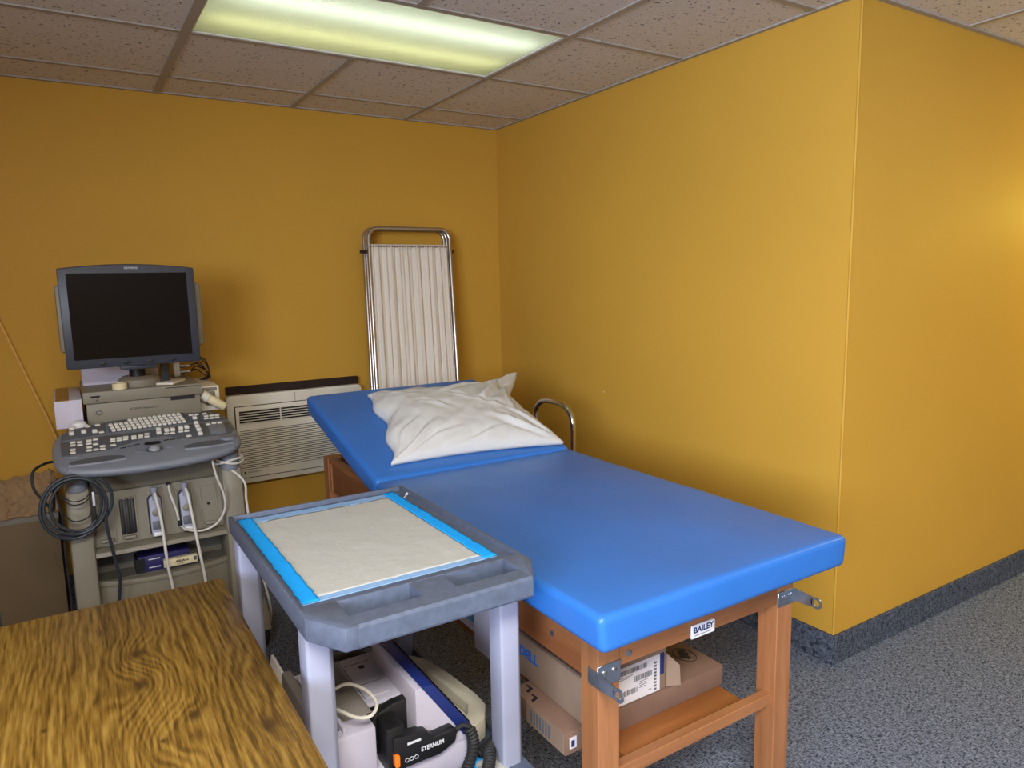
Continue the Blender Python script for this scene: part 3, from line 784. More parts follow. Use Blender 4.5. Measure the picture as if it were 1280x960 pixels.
# things on the deck
b = BM(); lathe(b, [(.026, 0), (.027, .001), (.027, .023), (.026, .024), (.020, .024), (.020, .004)], (-2.092, -.525, 1.0122), 'z', 28)
tag(obj('tape_roll', b, 'tape_roll'), 'small roll of cream tape lying on top of ultrasound deck', 'tape roll')
cs = thing('card_stand', 'small cream stand with upright dark blue panel beside the swivel foot of the monitor', 'stand', (-1.90, -.46, 1.0122))
b = BM(); box(b, -1.935, -1.865, -.53, -.40, 1.0122, 1.022, .003, mat=Matrix.Translation((-1.9, -.465, 0)) @ Matrix.Rotation(-.5, 4, 'Z') @ Matrix.Translation((1.9, .465, 0))); obj('base', b, 'ac', cs)
b = BM(); box(b, -1.93, -1.89, -.452, -.446, 1.022, 1.10, .002, mat=Matrix.Translation((-1.9, -.465, 0)) @ Matrix.Rotation(.5, 4, 'Z') @ Matrix.Translation((1.9, .465, 0))); obj('panel', b, 'bezel', cs)
# printer at the right rear
pr = thing('printer', 'beige printer block standing at the rear of the ultrasound machine beside air conditioner', 'printer', (-1.78, -.3, .876))
b = BM(); box(b, -1.796, -1.712, -.46, -.10, .876, .985, .006); obj('body', b, 'ac', pr)
b = BM(); box(b, -1.780, -1.722, -.464, -.455, .962, .978, .003); box(b, -1.768, -1.730, -.463, -.455, .90, .960, .003); obj('front_cover', b, 'beige_light', pr)
# adapter with connectors and leads behind the monitor
ad = thing('cable_adapter', 'cluster of silver plugs and thin looping leads behind the monitor', 'cables', (-1.80, -.22, .986))
b = BM(); box(b, -1.86, -1.835, -.25, -.20, 1.012, 1.10, .003); obj('connector_block', b, 'ac', ad)
for k in range(3):
    b = BM(); lathe(b, [(.009, 0), (.009, .02), (.006, .022), (.006, .045)], (-1.835, -.235, 1.03+k*.027), 'x', 12); obj('plug', b, 'chrome', ad)
rr = random.Random(4)
for k in range(6):
    z = 1.03+.027*(k % 3)
    q = [(-1.79, -.235, z), (-1.765+rr.uniform(-.01, .01), -.24+rr.uniform(-.03, .03), z+rr.uniform(.0, .025)), (-1.735+rr.uniform(-.01, .015), -.25+rr.uniform(-.04, .03), z+rr.uniform(-.03, .01)), (-1.715, -.24+rr.uniform(-.04, .04), 1.0), (-1.75, -.22, .988)]
    b = BM(); tube(b, spline(q, 6), .0028, 6); obj('lead', b, 'foam' if k % 2 else 'ink', ad)
# white carton and gel bottles beside the deck
wc = thing('carton', 'white carton with brown tape on top at the rear corner of the ultrasound machine', 'box', (-2.28, -.3, .876))
b = BM(); box(b, -2.318, -2.226, -.53, -.10, .8765, .985, .002); obj('body', b, 'lilac', wc)
b = BM(); box(b, -2.312, -2.268, -.5305, -.10, .983, .986); obj('tape', b, 'tape', wc)
gb = thing('gel_bottle', 'white round-capped gel bottle standing in front of the white carton', 'bottle', (-2.245, -.575, .86))
b = BM(); lathe(b, [(.032, .862), (.034, .87), (.034, .885), (.030, .893), (.020, .898)], (-2.245, -.575, 0), 'z', 24); obj('bottle', b, 'white', gb)
b = BM(); lathe(b, [(.026, .896), (.025, .902), (.014, .910)], (-2.245, -.575, 0), 'z', 20); obj('cap', b, 'white', gb)
gb = thing('probe_bottle', 'cream bottle tilted against the beige printer behind the console', 'bottle', (-1.755, -.52, .90))
tm = Matrix.Translation((-1.775, -.50, .945)) @ Matrix.Rotation(math.radians(125), 4, 'Y')
b = BM(); lathe(b, [(.017, .012), (.019, .016), (.019, .085), (.015, .09)], (0, 0, 0), 'z', 20); bmesh.ops.transform(b, matrix=tm, verts=b.verts); obj('bottle', b, 'tape_roll', gb)
b = BM(); lathe(b, [(.020, -.02), (.022, -.018), (.022, .010), (.019, .012)], (0, 0, 0), 'z', 20); bmesh.ops.transform(b, matrix=tm, verts=b.verts); obj('cap', b, 'ac', gb)

# probes parked in their sockets, with cables
def probe(xc, name_label, pts):
    r = thing('ultrasound_probe', name_label, 'probe', tuple(PM @ Vector((xc, -.01, .01))))
    bb = BM()
    prism(bb, [(xc-.022, .012), (xc+.022, .012), (xc+.024, .022), (xc+.024, .145), (xc+.016, .158), (xc-.016, .158), (xc-.024, .145), (xc-.024, .022)], 'y', -.004, -.0005, 0, PM); obj('gasket', bb, 'ink', r)
    bb = BM()
    prism(bb, [(xc-.019, .004), (xc+.019, .004), (xc+.0205, .026), (xc+.0205, .142), (xc+.012, .155), (xc-.012, .155), (xc-.0205, .142), (xc-.0205, .026)], 'y', -.030, -.004, .004, PM); obj('connector_shell', bb, 'leg_plastic', r)
    bb = BM(); lathe(bb, [(.013, 0), (.014, -.006), (.010, -.009)], PM @ Vector((xc, -.029, .092)), 'y', 20); obj('locking_knob', bb, 'beige_light', r)
    bb = BM(); box(bb, xc-.016, xc+.016, -.032, -.028, .028, .060, .002, mat=PM); obj('label_window', bb, 'console_panel', r)
    bb = BM(); box(bb, xc-.017, xc+.017, -.040, -.020, .004, .020, .004, mat=PM); obj('lever', bb, 'white', r)
    bb = BM(); tube(bb, spline(pts, 8), .0055, 8); cb = obj('cable', bb, 'cable_white', r)
    bb = BM(); lathe(bb, [(.008, 0), (.008, .03), (.011, .034), (.011, .05)], PM @ Vector((xc, -.03, .138)), 'z', 14); obj('strain_relief', bb, 'leg_plastic', r)
probe(-2.030, 'white probe connector nearest the black socket cover, its cable hanging past the blue carton', [PM @ Vector((-2.03, -.03, .18)), PM @ Vector((-2.026, -.050, .14)), PM @ Vector((-2.018, -.060, .06)), (-2.016, -.905, .45), (-2.013, -.912, .38), (-2.004, -.913, .30), (-1.996, -.915, .18)])
probe(-1.925, 'white probe connector farther from the black socket cover, its cable passing the white tape box', [PM @ Vector((-1.925, -.03, .18)), PM @ Vector((-1.918, -.050, .14)), PM @ Vector((-1.912, -.060, .06)), (-1.905, -.905, .45), (-1.898, -.912, .38), (-1.890, -.908, .30), (-1.884, -.905, .18)])
b = BM()
tube(b, spline([PM @ Vector((-1.977, -.015, .196)), PM @ Vector((-1.975, -.035, .15)), PM @ Vector((-1.962, -.035, .09)), PM @ Vector((-1.952, -.03, .03)), PM @ Vector((-1.93, -.052, .008)), (-1.88, -.89, .49), (-1.83, -.895, .51), (-1.80, -.90, .56), (-1.80, -.905, .62), (-1.822, -.905, .70), (-1.83, -.90, .76)], 8), .0042, 8)
pc = tag(obj('pencil_probe', b, 'cable_white'), 'thin white cable looping from the black jack between the two probe connectors', 'cable')
b = BM(); lathe(b, [(.006, 0), (.007, .012), (.006, .02)], PM @ Vector((-1.954, -.032, .028)), 'z', 10); obj('ferrule', b, 'ink', pc)
# thin white lead wound round the right collar and hanging to the floor
b = BM()
ring = [Vector((-1.757+.052*math.cos(a), -.82+.055*math.sin(a), .735+.010*math.sin(a*1.5))) for a in [PI*.25*k for k in range(-4, 13)]]
tube(b, spline(ring+[(-1.722, -.875, .66), (-1.716, -.885, .58), (-1.712, -.89, .50), (-1.702, -.895, .37), (-1.668, -.90, .20), (-1.660, -.91, .09), (-1.70, -.93, .006), (-1.76, -.99, .006)], 7), .0045, 8)
tag(obj('white_lead', b, 'cable_white'), 'white lead hung on the machine collar and dropping to the floor by its wheel', 'cable')
# dark cable coil on the left column
cc = thing('cable_coil', 'dark blue cable coiled over the left column of the ultrasound machine', 'cable', (-2.28, -.93, .5))
def loop(cx, cz, rx, rz, y, tilt=0., a0=-PI/2, turns=1., n=26, dy=0.):
    return [Vector((cx+rx*math.cos(a0+2*PI*turns*k/n)+tilt*math.sin(a0+2*PI*turns*k/n), y+dy*k/n, cz+rz*math.sin(a0+2*PI*turns*k/n))) for k in range(n+1)]
for cx, cz, rx, rz, y, tl in ((-2.293, .672, .090, .104, -.935, .01), (-2.287, .672, .096, .110, -.945, .004), (-2.28, .676, .092, .098, -.953, .0), (-2.262, .680, .092, .096, -.94, .006)):
    b = BM(); tube(b, loop(cx, cz, rx, rz, y, tl)[:-1], .0055, 8, closed=True); obj('loop', b, 'cable_dark', cc)
b = BM(); tube(b, spline([(-2.262, -.94, .775), (-2.215, -.945, .745), (-2.190, -.948, .68), (-2.196, -.95, .60), (-2.188, -.945, .52), (-2.178, -.94, .44), (-2.172, -.935, .38), (-2.176, -.93, .34), (-2.185, -.92, .26)], 7), .0055, 8); obj('tail', b, 'cable_dark', cc)
b = BM(); tube(b, spline([(-2.325, -.75, .80), (-2.36, -.80, .805), (-2.392, -.86, .795), (-2.396, -.88, .745), (-2.375, -.885, .70), (-2.352, -.89, .665), (-2.345, -.89, .662), (-2.341, -.892, .70), (-2.338, -.892, .755)], 7), .0048, 8); obj('plug_lead', b, 'rubber', cc)
b = BM(); tube(b, spline([(-2.325, -.90, .77), (-2.33, -.91, .70), (-2.322, -.91, .62), (-2.326, -.905, .50), (-2.325, -.90, .36), (-2.328, -.90, .24)], 7), .0038, 8); obj('tail', b, 'rubber', cc)
for i, (dz, w) in enumerate(((0, .055), (-.012, .05), (-.07, .05))):
    b = BM(); tube(b, spline([(-2.318, -.92, .715+dz), (-2.29, -.935, .690+dz), (-2.25, -.935, .695+dz), (-2.225, -.925, .73+dz)], 6), .0022, 6); obj('ecg_lead', b, 'ink', cc)
b = BM(); box(b, -2.230, -2.222, -.945, -.935, .665, .715, .002); obj('clip', b, 'silver', cc)
b = BM(); box(b, -2.234, -2.222, -.945, -.933, .615, .66, .003); obj('grip', b, 'ink', cc)
# cassettes in the cubby
vb = thing('video_cassette_box', 'dark purple cassette box lying in the open cubby of the ultrasound machine', 'cassette', (-2.02, -.78, .339))
b = BM(); box(b, -2.102, -1.925, -.80, -.715, .3385, .400, .001); obj('box', b, 'purple', vb)
b = BM(); box(b, -2.112, -2.080, -.8006, -.715, .3385, .394); obj('spine', b, 'ink', vb)
for z in (.384, .352):
    b = BM(); box(b, -2.068, -2.028, -.8008, -.80, z, z+.004); obj('print_line', b, 'silver', vb)
vc = thing('video_cassette', 'white cassette case with black lettering leaning in front of the purple box', 'cassette', (-1.96, -.81, .339))
b = BM(); box(b, -2.020, -1.902, -.836, -.812, .3535, .383, .001); obj('case', b, 'tape_roll', vc)
text('lettering', 'ARIAN', .012, 'ink', (-1.957, -.8364, .370), (1, 0, 0), (0, 0, 1), vc, bold=.0004, width=.046)
b = BM(); box(b, -1.975, -1.945, -.8362, -.836, .3595, .361); box(b, -1.916, -1.905, -.8362, -.836, .362, .378); obj('print_line', b, 'ink_grey', vc)

# ================================================================== CARTON with paper liner at the left
ct = thing('lined_carton', 'tall brown carton lined with crumpled kraft paper beside the ultrasound machine', 'carton', (-2.48, -.2, 0))
cx0, cx1, cy0, cy1 = -2.585, -2.352, -.30, -.05
b = BM(); prism(b, [(cx0, cy0), (cx1, cy0), (cx1+.004, cy1), (cx0, cy1)], 'z', 0, .52, .004); obj('box', b, 'carton', ct)
b = BM(); box(b, cx0-.003, cx1+.003, cy0-.003, cy1, .470, .500, .001); obj('rim_band', b, 'greyband', ct)
def liner(u, v, off):
    # runs round front + right sides; v = height
    x = cx0-.006+(cx1+.012-cx0)*u
    z = .50+.155*v
    q = Vector((u*6, v*4, off*3))
    d = .016*abs(noise.noise(q))+.010*abs(noise.noise(q*2.6)) + .012*(1-v)
    z += .03*(noise.noise(Vector((u*5, 3.1, 0))))*v
    return Vector((x, cy0-.002-d+.06*v*v+off, z))
b = BM(); grid_solid(b, 46, 24, lambda u, v: liner(u, v, 0), lambda u, v: liner(u, v, .006)); obj('paper_liner', b, 'kraft', ct, ang=16)
def liner2(u, v, off):
    y = cy0-.002+(cy1-cy0)*u; z = .50+.13*v+.02*noise.noise(Vector((u*5, 9, 1)))*v
    d = .014*abs(noise.noise(Vector((u*6+4, v*4, 0))))+.004
    return Vector((cx1+d*.8-.02*v-off, y, z))
b = BM(); grid_solid(b, 24, 16, lambda u, v: liner2(u, v, 0), lambda u, v: liner2(u, v, .006)); obj('paper_liner', b, 'kraft', ct, ang=16)

# ================================================================== UTILITY CART
uc = thing('utility_cart', 'grey plastic utility cart with off-white legs between desk and exam table', 'cart', (-1.735, -2.27, 0))
KX0, KX1, KY0, KY1 = -1.962, -1.505, -2.662, -1.940
def tray_outline(d=0.):
    return [(KX0+d, KY1-d), (KX0+d, KY0+.075), (KX0+.045, KY0+d), (KX1-.045, KY0+d), (KX1-d, KY0+.075), (KX1-d, KY1-d)]
def tray(zb, zt, name, par):
    fl = zt-.012
    b = BM()
    prism(b, tray_outline(.004), 'z', zb, zb+.010, .003)
    RY = -2.548    # rear edge of the handle ledge
    prism(b, [(KX0, KY1), (KX0, KY0+.075), (KX0+.045, KY0), (KX0+.067, KY0), (KX0+.067, RY), (KX0+.008, RY), (KX0+.008, KY1)], 'z', zb+.004, zt, .0015)
    prism(b, [(KX1, KY1), (KX1, KY0+.075), (KX1-.045, KY0), (KX1-.047, KY0), (KX1-.047, RY), (KX1-.008, RY), (KX1-.008, KY1)], 'z', zb+.004, zt, .0015)
    box(b, KX0+.009, KX1-.009, KY1-.008, KY1, zb+.004, zt-.0005, .002)
    prism(b, [(KY0+.0006, zb+.006), (KY0+.0006, zt-.006), (KY0+.006, zt-.0008), (KY0+.044, zt-.0008), (KY0+.046, zt-.004), (KY0+.046, zb+.006)], 'x', KX0+.066, KX1-.046)
    prism(b, [(KY0+.0455, zb+.006), (KY0+.0455, zt-.0012), (RY, zt-.0012), (RY, zb+.006)], 'x', -1.757, -1.690)
    box(b, KX0+.009, KX1-.009, RY-.006, RY+.002, zb+.006, zt-.0004, .001)
    box(b, KX0+.006, KX1-.006, RY+.001, KY1-.004, zb+.006, fl)
    o = obj(name, b, 'grey_plastic', par)
    return o
top = tray(.806, .850, 'top_tray', uc)
mid = tray(.352, .390, 'lower_tray', uc)
base = tray(.105, .143, 'bottom_tray', uc)
def leg(bm, x0, y0, z0, z1, s=.056, t=.003):
    prism(bm, [(x0+t, y0+.006), (x0+.006, y0+t), (x0+s-.012, y0+t), (x0+s-t, y0+.012), (x0+s-t, y0+s-t), (x0+t, y0+s-t)], 'z', z0, z1, .003)
for x, y in ((KX0+.004, -2.560), (KX1-.060, -2.560), (KX0+.004, KY1-.060), (KX1-.060, KY1-.060)):
    b = BM(); leg(b, x, y, .376, .812); obj('leg', b, 'leg_plastic', uc)
    b = BM(); leg(b, x, y, .128, .356); obj('leg', b, 'leg_plastic', uc)
    b = BM(); lathe(b, [(.042, -.012), (.045, -.008), (.045, .008), (.042, .012)], (x+.028, y+.028, .045), 'x', 20); w = obj('caster', b, 'rubber', uc)
    b = BM(); box(b, x+.010, x+.046, y+.012, y+.044, .045, .108, .004); obj('caster_fork', b, 'zinc', w)
# absorbent underpad on the top tray
up = thing('underpad', 'white absorbent pad with bright blue borders spread on the top of the grey cart', 'pad', (-1.74, -2.24, .838))
ux0, ux1, uy0, uy1 = -1.944, -1.540, -2.512, -1.957
wx0, wx1, wy0, wy1 = -1.912, -1.570, -2.488, -2.000
def sheet(name, x0, x1, y0, y1, mat, z, seed, n=(24, 30), edge=.0015):
    def f(u, v, o):
        x = x0+(x1-x0)*u; y = y0+(y1-y0)*v
        x += edge*noise.noise(Vector((y*40, seed, 0)))*(1 if u > .5 else -1 if u < .5 else 0)
        y += edge*noise.noise(Vector((x*40, seed+5, 0)))
        h = .0016*max(0, noise.noise(Vector((x*16, y*16, seed))))+.0008*max(0, noise.noise(Vector((x*50, y*50, seed))))
        return Vector((x, y, z+o*(.0005+h)+ (0 if o else -.0001)))
    b = BM(); grid_solid(b, n[0], n[1], lambda u, v: f(u, v, 1), lambda u, v: f(u, v, 0)); return obj(name, b, mat, up, ang=180)
sheet('absorbent_pad', wx0-.003, wx1+.003, wy0-.003, wy1+.003, 'pad_white', .8390, 1, (50, 60), .003)
sheet('end_strip', ux0, ux1, uy0, wy0, 'pad_pale', .8386, 2, (40, 6)); sheet('end_strip', ux0, ux1, wy1, uy1, 'pad_pale', .8386, 3, (40, 6))
sheet('side_strip', ux0, wx0, uy0, uy1, 'pad_blue', .8412, 4, (6, 50), .003); sheet('side_strip', wx1, ux1, uy0, uy1, 'pad_blue', .8412, 5, (6, 50), .003)
# cotton swab at the rear corner of the tray
sw = thing('cotton_swab', 'white cotton swab lying on the grey rim strip of the cart top', 'swab', (-1.53, -2.01, .838))
b = BM(); tube(b, [(-1.534, -2.022, .8405), (-1.519, -2.002, .8405)], .0012, 6); obj('stick', b, 'paper', sw)
b = BM(); tube(b, spline([(-1.522, -2.006, .8405), (-1.518, -2.001, .841), (-1.513, -1.995, .841), (-1.511, -1.992, .8405)], 3), [.0015, .002, .003, .0035, .0036, .0036, .0033, .0028, .002, .0012], 10); obj('cotton_tip', b, 'white', sw)

# ================================================================== DEFIBRILLATOR on the lower tray
df = thing('defibrillator', 'white defibrillator with navy trim and black pocket on the lower shelf of grey cart', 'defibrillator', (-1.73, -2.33, .378))
DZ = .380
b = BM()
box(b, -1.905, -1.615, -2.500, -2.225, DZ, .452, .008)
box(b, -1.905, -1.815, -2.500, -2.225, .445, .552, .006)
box(b, -1.822, -1.715, -2.425, -2.225, .445, .554, .004)
obj('body', b, 'defib', df)
b = BM()
prism(b, [(-1.732, .45), (-1.600, .45), (-1.626, .476), (-1.716, .598), (-1.732, .598)], 'y', -2.502, -2.262, .004)
obj('display_housing', b, 'defib', df)
b = BM()
prism(b, [(-1.626, .462), (-1.598, .466), (-1.690, .596), (-1.696, .600), (-1.718, .600)], 'y', -2.503, -2.258, .002)
obj('navy_bezel', b, 'navy', df)
b = BM(); prism(b, [(-1.6045, .474), (-1.6015, .4755), (-1.6835, .592), (-1.687, .5905)], 'y', -2.485, -2.275); obj('display_panel', b, 'screen', df)
b = BM(); box(b, -1.818, -1.692, -2.4275, -2.424, .455, .546); box(b, -1.819, -1.8155, -2.49, -2.42, .455, .542); obj('paddle_pocket', b, 'black', df)
# top lid detail
b = BM(); box(b, -1.802, -1.745, -2.405, -2.240, .553, .557, .001); lid = obj('paper_door', b, 'defib', df)
b = BM()
for y in (-2.265, -2.355): box(b, -1.798, -1.742, y-.0016, y+.0016, .5565, .5575)
box(b, -1.802, -1.800, -2.405, -2.225, .5535, .5565); obj('lid_seam', b, 'defib_grey', lid)
b = BM(); lathe(b, [(.007, .0), (.006, .001)], (-1.765, -2.285, .557), 'z', 14); obj('lid_latch', b, 'ink', lid)
b = BM(); box(b, -1.868, -1.806, -2.455, -2.215, .5535, .5555, .001); lp = obj('instruction_plate', b, 'defib_grey', df)
b = BM(); box(b, -1.862, -1.812, -2.30, -2.225, .5552, .5560); box(b, -1.862, -1.812, -2.40, -2.31, .5552, .5560); obj('plate_print', b, 'greyband', lp)
b = BM()
box(b, -1.900, -1.893, -2.49, -2.25, .551, .562, .001); box(b, -1.878, -1.871, -2.49, -2.25, .551, .562, .001); obj('guide_rail', b, 'defib', df)
for k in range(5):
    b = BM(); box(b, -1.891, -1.880, -2.475+k*.042, -2.450+k*.042, .5515, .555, .001); obj('channel_button', b, 'ink', df)
b = BM(); prism(b, [(-1.880, .40), (-1.72, .40), (-1.72, .540), (-1.75, .556), (-1.84, .556), (-1.880, .545)], 'y', -2.225, -2.190, .008); obj('rear_pouch', b, 'black', df)
b = BM(); box(b, -1.922, -1.900, -2.47, -2.205, DZ, .558, .006); obj('side_pouch', b, 'defib_grey', df)
# cream bumper handle at the display side
b = BM()
o_ = [(-1.625, -2.11), (-1.575, -2.112), (-1.548, -2.155), (-1.530, -2.25), (-1.518, -2.36), (-1.520, -2.41), (-1.548, -2.455), (-1.610, -2.480)]
i_ = [(-1.610, -2.43), (-1.574, -2.420), (-1.554, -2.385), (-1.562, -2.29), (-1.576, -2.20), (-1.590, -2.155), (-1.625, -2.15)]
prism(b, o_+i_, 'z', .398, .448, .004)
prism(b, [(-1.62, -2.15), (-1.59, -2.155), (-1.566, -2.28), (-1.556, -2.385), (-1.575, -2.43), (-1.62, -2.44)], 'z', .398, .420)
obj('bumper_handle', b, 'defib_cream', df)
b = BM(); tube(b, spline([(-1.885, -2.40, .588), (-1.868, -2.408, .60), (-1.838, -2.414, .605), (-1.815, -2.455, .603), (-1.812, -2.500, .598), (-1.832, -2.522, .592), (-1.855, -2.507, .588), (-1.875, -2.462, .586), (-1.880, -2.44, .580)], 7), .0035, 8)
tag(obj('white_lead', b, 'cable_white'), 'short white lead looped over the top edge of the defibrillator', 'cable')
# paddles
def paddle(label, y, ztop, front):
    r = thing('defibrillator_paddle', label, 'paddle', (-1.74, y, .455), 'defibrillator paddles')
    if front:
        bb = BM(); box(bb, -1.800, -1.762, y-.034, y+.026, .446, .545, .006); hd = obj('electrode_head', bb, 'black', r)
        bb = BM(); prism(bb, [(-1.790, .456), (-1.690, .456), (-1.655, .470), (-1.650, .492), (-1.660, .503), (-1.705, .500), (-1.720, .518), (-1.790, .528)], 'y', y-.042, y-.012, .005); gr = obj('grip', bb, 'black', r)
        bb = BM(); prism(bb, rrect(-1.7905, -1.7805, .468, .494, .004), 'y', y-.0475, y-.034, .001); bt = obj('discharge_button', bb, 'orange', r); bt['label'] = 'orange discharge button'
        text('lettering', 'STERNUM', .0125, 'silver', (-1.708, y-.0424, .4835), (1, 0, .0), (0, 0, 1), gr, bold=.0003, width=.050)
        bb = BM(); box(bb, -1.762, -1.733, y-.0426, y-.042, .504, .509); obj('print_line', bb, 'silver', gr)
        for k in range(3):
            bb = BM(); tube(bb, [Vector((-1.764+k*.010+.004*math.cos(2*PI*q/10), y-.0422, .473+.004*math.sin(2*PI*q/10))) for q in range(10)], .0006, 5, closed=True); obj('print_symbol', bb, 'silver', gr)
    else:
        bb = BM(); prism(bb, [(-1.811, .456), (-1.704, .456), (-1.704, .548), (-1.716, .558), (-1.760, .556), (-1.800, .544), (-1.811, .528)], 'y', y-.012, y+.012, .006); obj('electrode_head', bb, 'black', r)
    return r
paddle('black paddle standing at the back of the defibrillator pocket behind another paddle', -2.4425, .58, False)
fp_ = paddle('black paddle with orange button and silver STERNUM lettering hung on the defibrillator front', -2.482, .54, True)
def coil(bm, path, R, r, pitch, n=10):
    P = spline(path, 24); Ls = [0]
    for a, c in zip(P, P[1:]): Ls.append(Ls[-1]+(c-a).length)
    tot = Ls[-1]; N = int(tot/pitch*n); out = []; nrm = Vector((0, 0, 1)); j = 0
    for i in range(N+1):
        s = tot*i/N
        while j < len(Ls)-2 and Ls[j+1] < s: j += 1
        t = (s-Ls[j])/max(1e-9, Ls[j+1]-Ls[j]); p = P[j].lerp(P[j+1], t); d = (P[j+1]-P[j]).normalized()
        nrm = (nrm-d*nrm.dot(d)).normalized(); bi = d.cross(nrm); a = 2*PI*i/n
        out.append(p+(nrm*math.cos(a)+bi*math.sin(a))*R)
    tube(bm, out, r, 6)
b = BM(); tube(b, spline([(-1.652, -2.510, .487), (-1.634, -2.514, .494), (-1.620, -2.52, .488)], 4), .005, 8); coil(b, [(-1.622, -2.52, .487), (-1.617, -2.527, .455), (-1.635, -2.540, .425), (-1.668, -2.556, .405), (-1.71, -2.56, .403)], .0090, .0042, .0078); obj('coiled_cord', b, 'rubber', fp_)
b = BM(); coil(b, [(-1.585, -2.488, .395), (-1.558, -2.486, .400), (-1.545, -2.490, .412), (-1.575, -2.520, .416), (-1.592, -2.548, .414), (-1.625, -2.585, .410), (-1.66, -2.605, .408)], .0095, .0044, .0082)
tag(obj('coiled_cord', b, 'rubber'), 'black coiled cord lying on the cart shelf beside the leg nearest the exam table', 'cable')
def crumple(u, v, o):
    x = -1.63+.10*u; y = -2.60+.10*v
    h = .010+.012*noise.noise(Vector((u*4, v*4, 2)))+.008*math.sin(PI*u)*math.sin(PI*v)
    return Vector((x+.01*noise.noise(Vector((v*5, 1, 0))), y+.01*noise.noise(Vector((u*5, 7, 0))), .3785+o*max(.001, h)))
fp2 = thing('folded_pad', 'crumpled white and blue pad lying under the coiled cord on the cart shelf', 'pad', (-1.58, -2.55, .378))
b = BM(); grid_solid(b, 20, 20, lambda u, v: crumple(u, v, 1), lambda u, v: crumple(u, v, 0)); obj('pad', b, 'pad_white', fp2, ang=180)
b = BM(); grid_solid(b, 20, 8, lambda u, v: crumple(u, .85+.3*v, 1)+Vector((.004, 0, .001)), lambda u, v: crumple(u, .85+.3*v, 0)); obj('border', b, 'pad_blue', fp2, ang=180)
b = BM(); prism(b, [(-1.935, .379), (-1.915, .379), (-1.903, .525), (-1.909, .525)], 'y', -2.190, -2.055, .001); 
lf = obj('leaflet', b, 'paper'); tag(lf, 'white leaflet standing between the desk and the defibrillator on the cart shelf', 'paper')

# ================================================================== BOXES on the exam table shelf
bx = thing('eagle_carton', 'flat brown carton with bird emblem lying on the exam table shelf under another box', 'box', (-1.15, -2.35, .354))
b = BM(); prism(b, [(-1.403, -2.556), (-.893, -2.552), (-.893, -2.30), (-1.403, -2.335)], 'z', .3545, .409, .002); obj('body', b, 'card_dark', bx)
b = BM()
tube(b, [Vector((-.940+.026*math.cos(2*PI*k/28), -2.462+.036*math.sin(2*PI*k/28), .4095)) for k in range(28)], .0009, 5, closed=True)
prism(b, [(-.958, -2.462), (-.948, -2.452), (-.940, -2.436), (-.930, -2.438), (-.922, -2.446), (-.930, -2.452), (-.924, -2.462), (-.934, -2.468), (-.936, -2.482), (-.944, -2.486), (-.948, -2.474), (-.957, -2.472)], 'z', .409, .4098)
obj('emblem', b, 'ink', bx)
b = BM()
for sx in (0, 1):
    ox, oy = (-1.384, -2.402) if sx == 0 else (-1.372, -2.362)
    prism(b, [(ox-.010, oy-.014), (ox+.010, oy-.006), (ox+.008, oy+.016), (ox+.003, oy+.016), (ox+.004, oy+.001), (ox-.010, oy-.005)], 'z', .409, .4098)
obj('handling_mark', b, 'ink', bx)
b = BM(); box(b, -1.391, -1.372, -2.5572, -2.555, .368, .395); fl = obj('sticker', b, 'label', bx)
b = BM(); box(b, -1.387, -1.378, -2.5577, -2.557, .372, .388); obj('sticker_print', b, 'ink_navy', fl)
b = BM(); prism(b, [(-2.552, .357), (-2.40, .357), (-2.40, .407), (-2.552, .407)], 'x', -1.4045, -1.403); sf = obj('side_flap', b, 'card', bx)
b = BM()
for k in range(7): box(b, -1.4052, -1.4044, -2.50+k*.012, -2.493+k*.012, .364, .398)
obj('printed_block', b, 'ink_grey', sf)
dx = thing('computer_carton', 'brown computer carton with blue side lettering and white shipping label on its end', 'box', (-1.225, -2.3, .41))
b = BM(); box(b, -1.352, -1.092, -2.548, -2.15, .4105, .519, .002); dbody = obj('body', b, 'card', dx)
text('lettering', 'DELL', .034, 'ink_blue', (-1.3526, -2.335, .478), (0, -1, 0), (0, 0, 1), dx, bold=.0014, width=.085)
b = BM(); box(b, -1.300, -1.113, -2.5492, -2.547, .413, .506); lab = obj('shipping_label', b, 'label', dx)
b = BM(); rr = random.Random(9)
def bars(x0, x1, z0, z1):
    x = x0
    while x < x1:
        w = rr.choice((.0012, .002, .003)); box(b, x, min(x+w, x1), -2.5496, -2.549, z0, z1); x += w+rr.choice((.0012, .002))
bars(-1.245, -1.155, .486, .498); bars(-1.195, -1.138, .460, .474); bars(-1.245, -1.185, .433, .446)
for k in range(9): box(b, -1.132, -1.124, -2.5496, -2.549, .418+k*.0085, .423+k*.0085)
obj('barcode', b, 'ink_grey', lab)
b = BM()
for z, a, c in ((.480, -1.245, -1.20), (.476, -1.245, -1.21), (.455, -1.18, -1.15), (.450, -1.18, -1.16), (.445, -1.18, -1.155), (.440, -1.18, -1.16), (.425, -1.15, -1.14)): box(b, a, c, -2.5496, -2.549, z, z+.0014)
obj('print_line', b, 'ink_grey', lab)
b = BM(); box(b, -1.113, -1.099, -2.5495, -2.547, .452, .506); obj('blue_stripe', b, 'ink_navy', dx)
b = BM(); prism(b, [(-1.090, -2.548), (-1.058, -2.565), (-1.056, -2.563), (-1.088, -2.545)], 'z', .414, .5, .0); 
bmesh.ops.transform(b, matrix=Matrix.Identity(4), verts=b.verts)
for v in b.verts:
    if v.co.x > -1.07 and v.co.z > .45: v.co.z = .468; v.co.x -= .004
obj('end_flap', b, 'card', dx)
b = BM(); box(b, -1.345, -1.10, -2.54, -2.14, .519, .5205); obj('top_flap', b, 'card_dark', dx)  # darker card puts the shade on the carton top into its colour
b = BM(); prism(b, [(-1.325, -2.50), (-1.26, -2.505), (-1.26, -2.35), (-1.32, -2.36)], 'z', .5207, .5222); tag(obj('packing_slip', b, 'paper'), 'small white paper slip lying on top of the computer carton', 'paper')
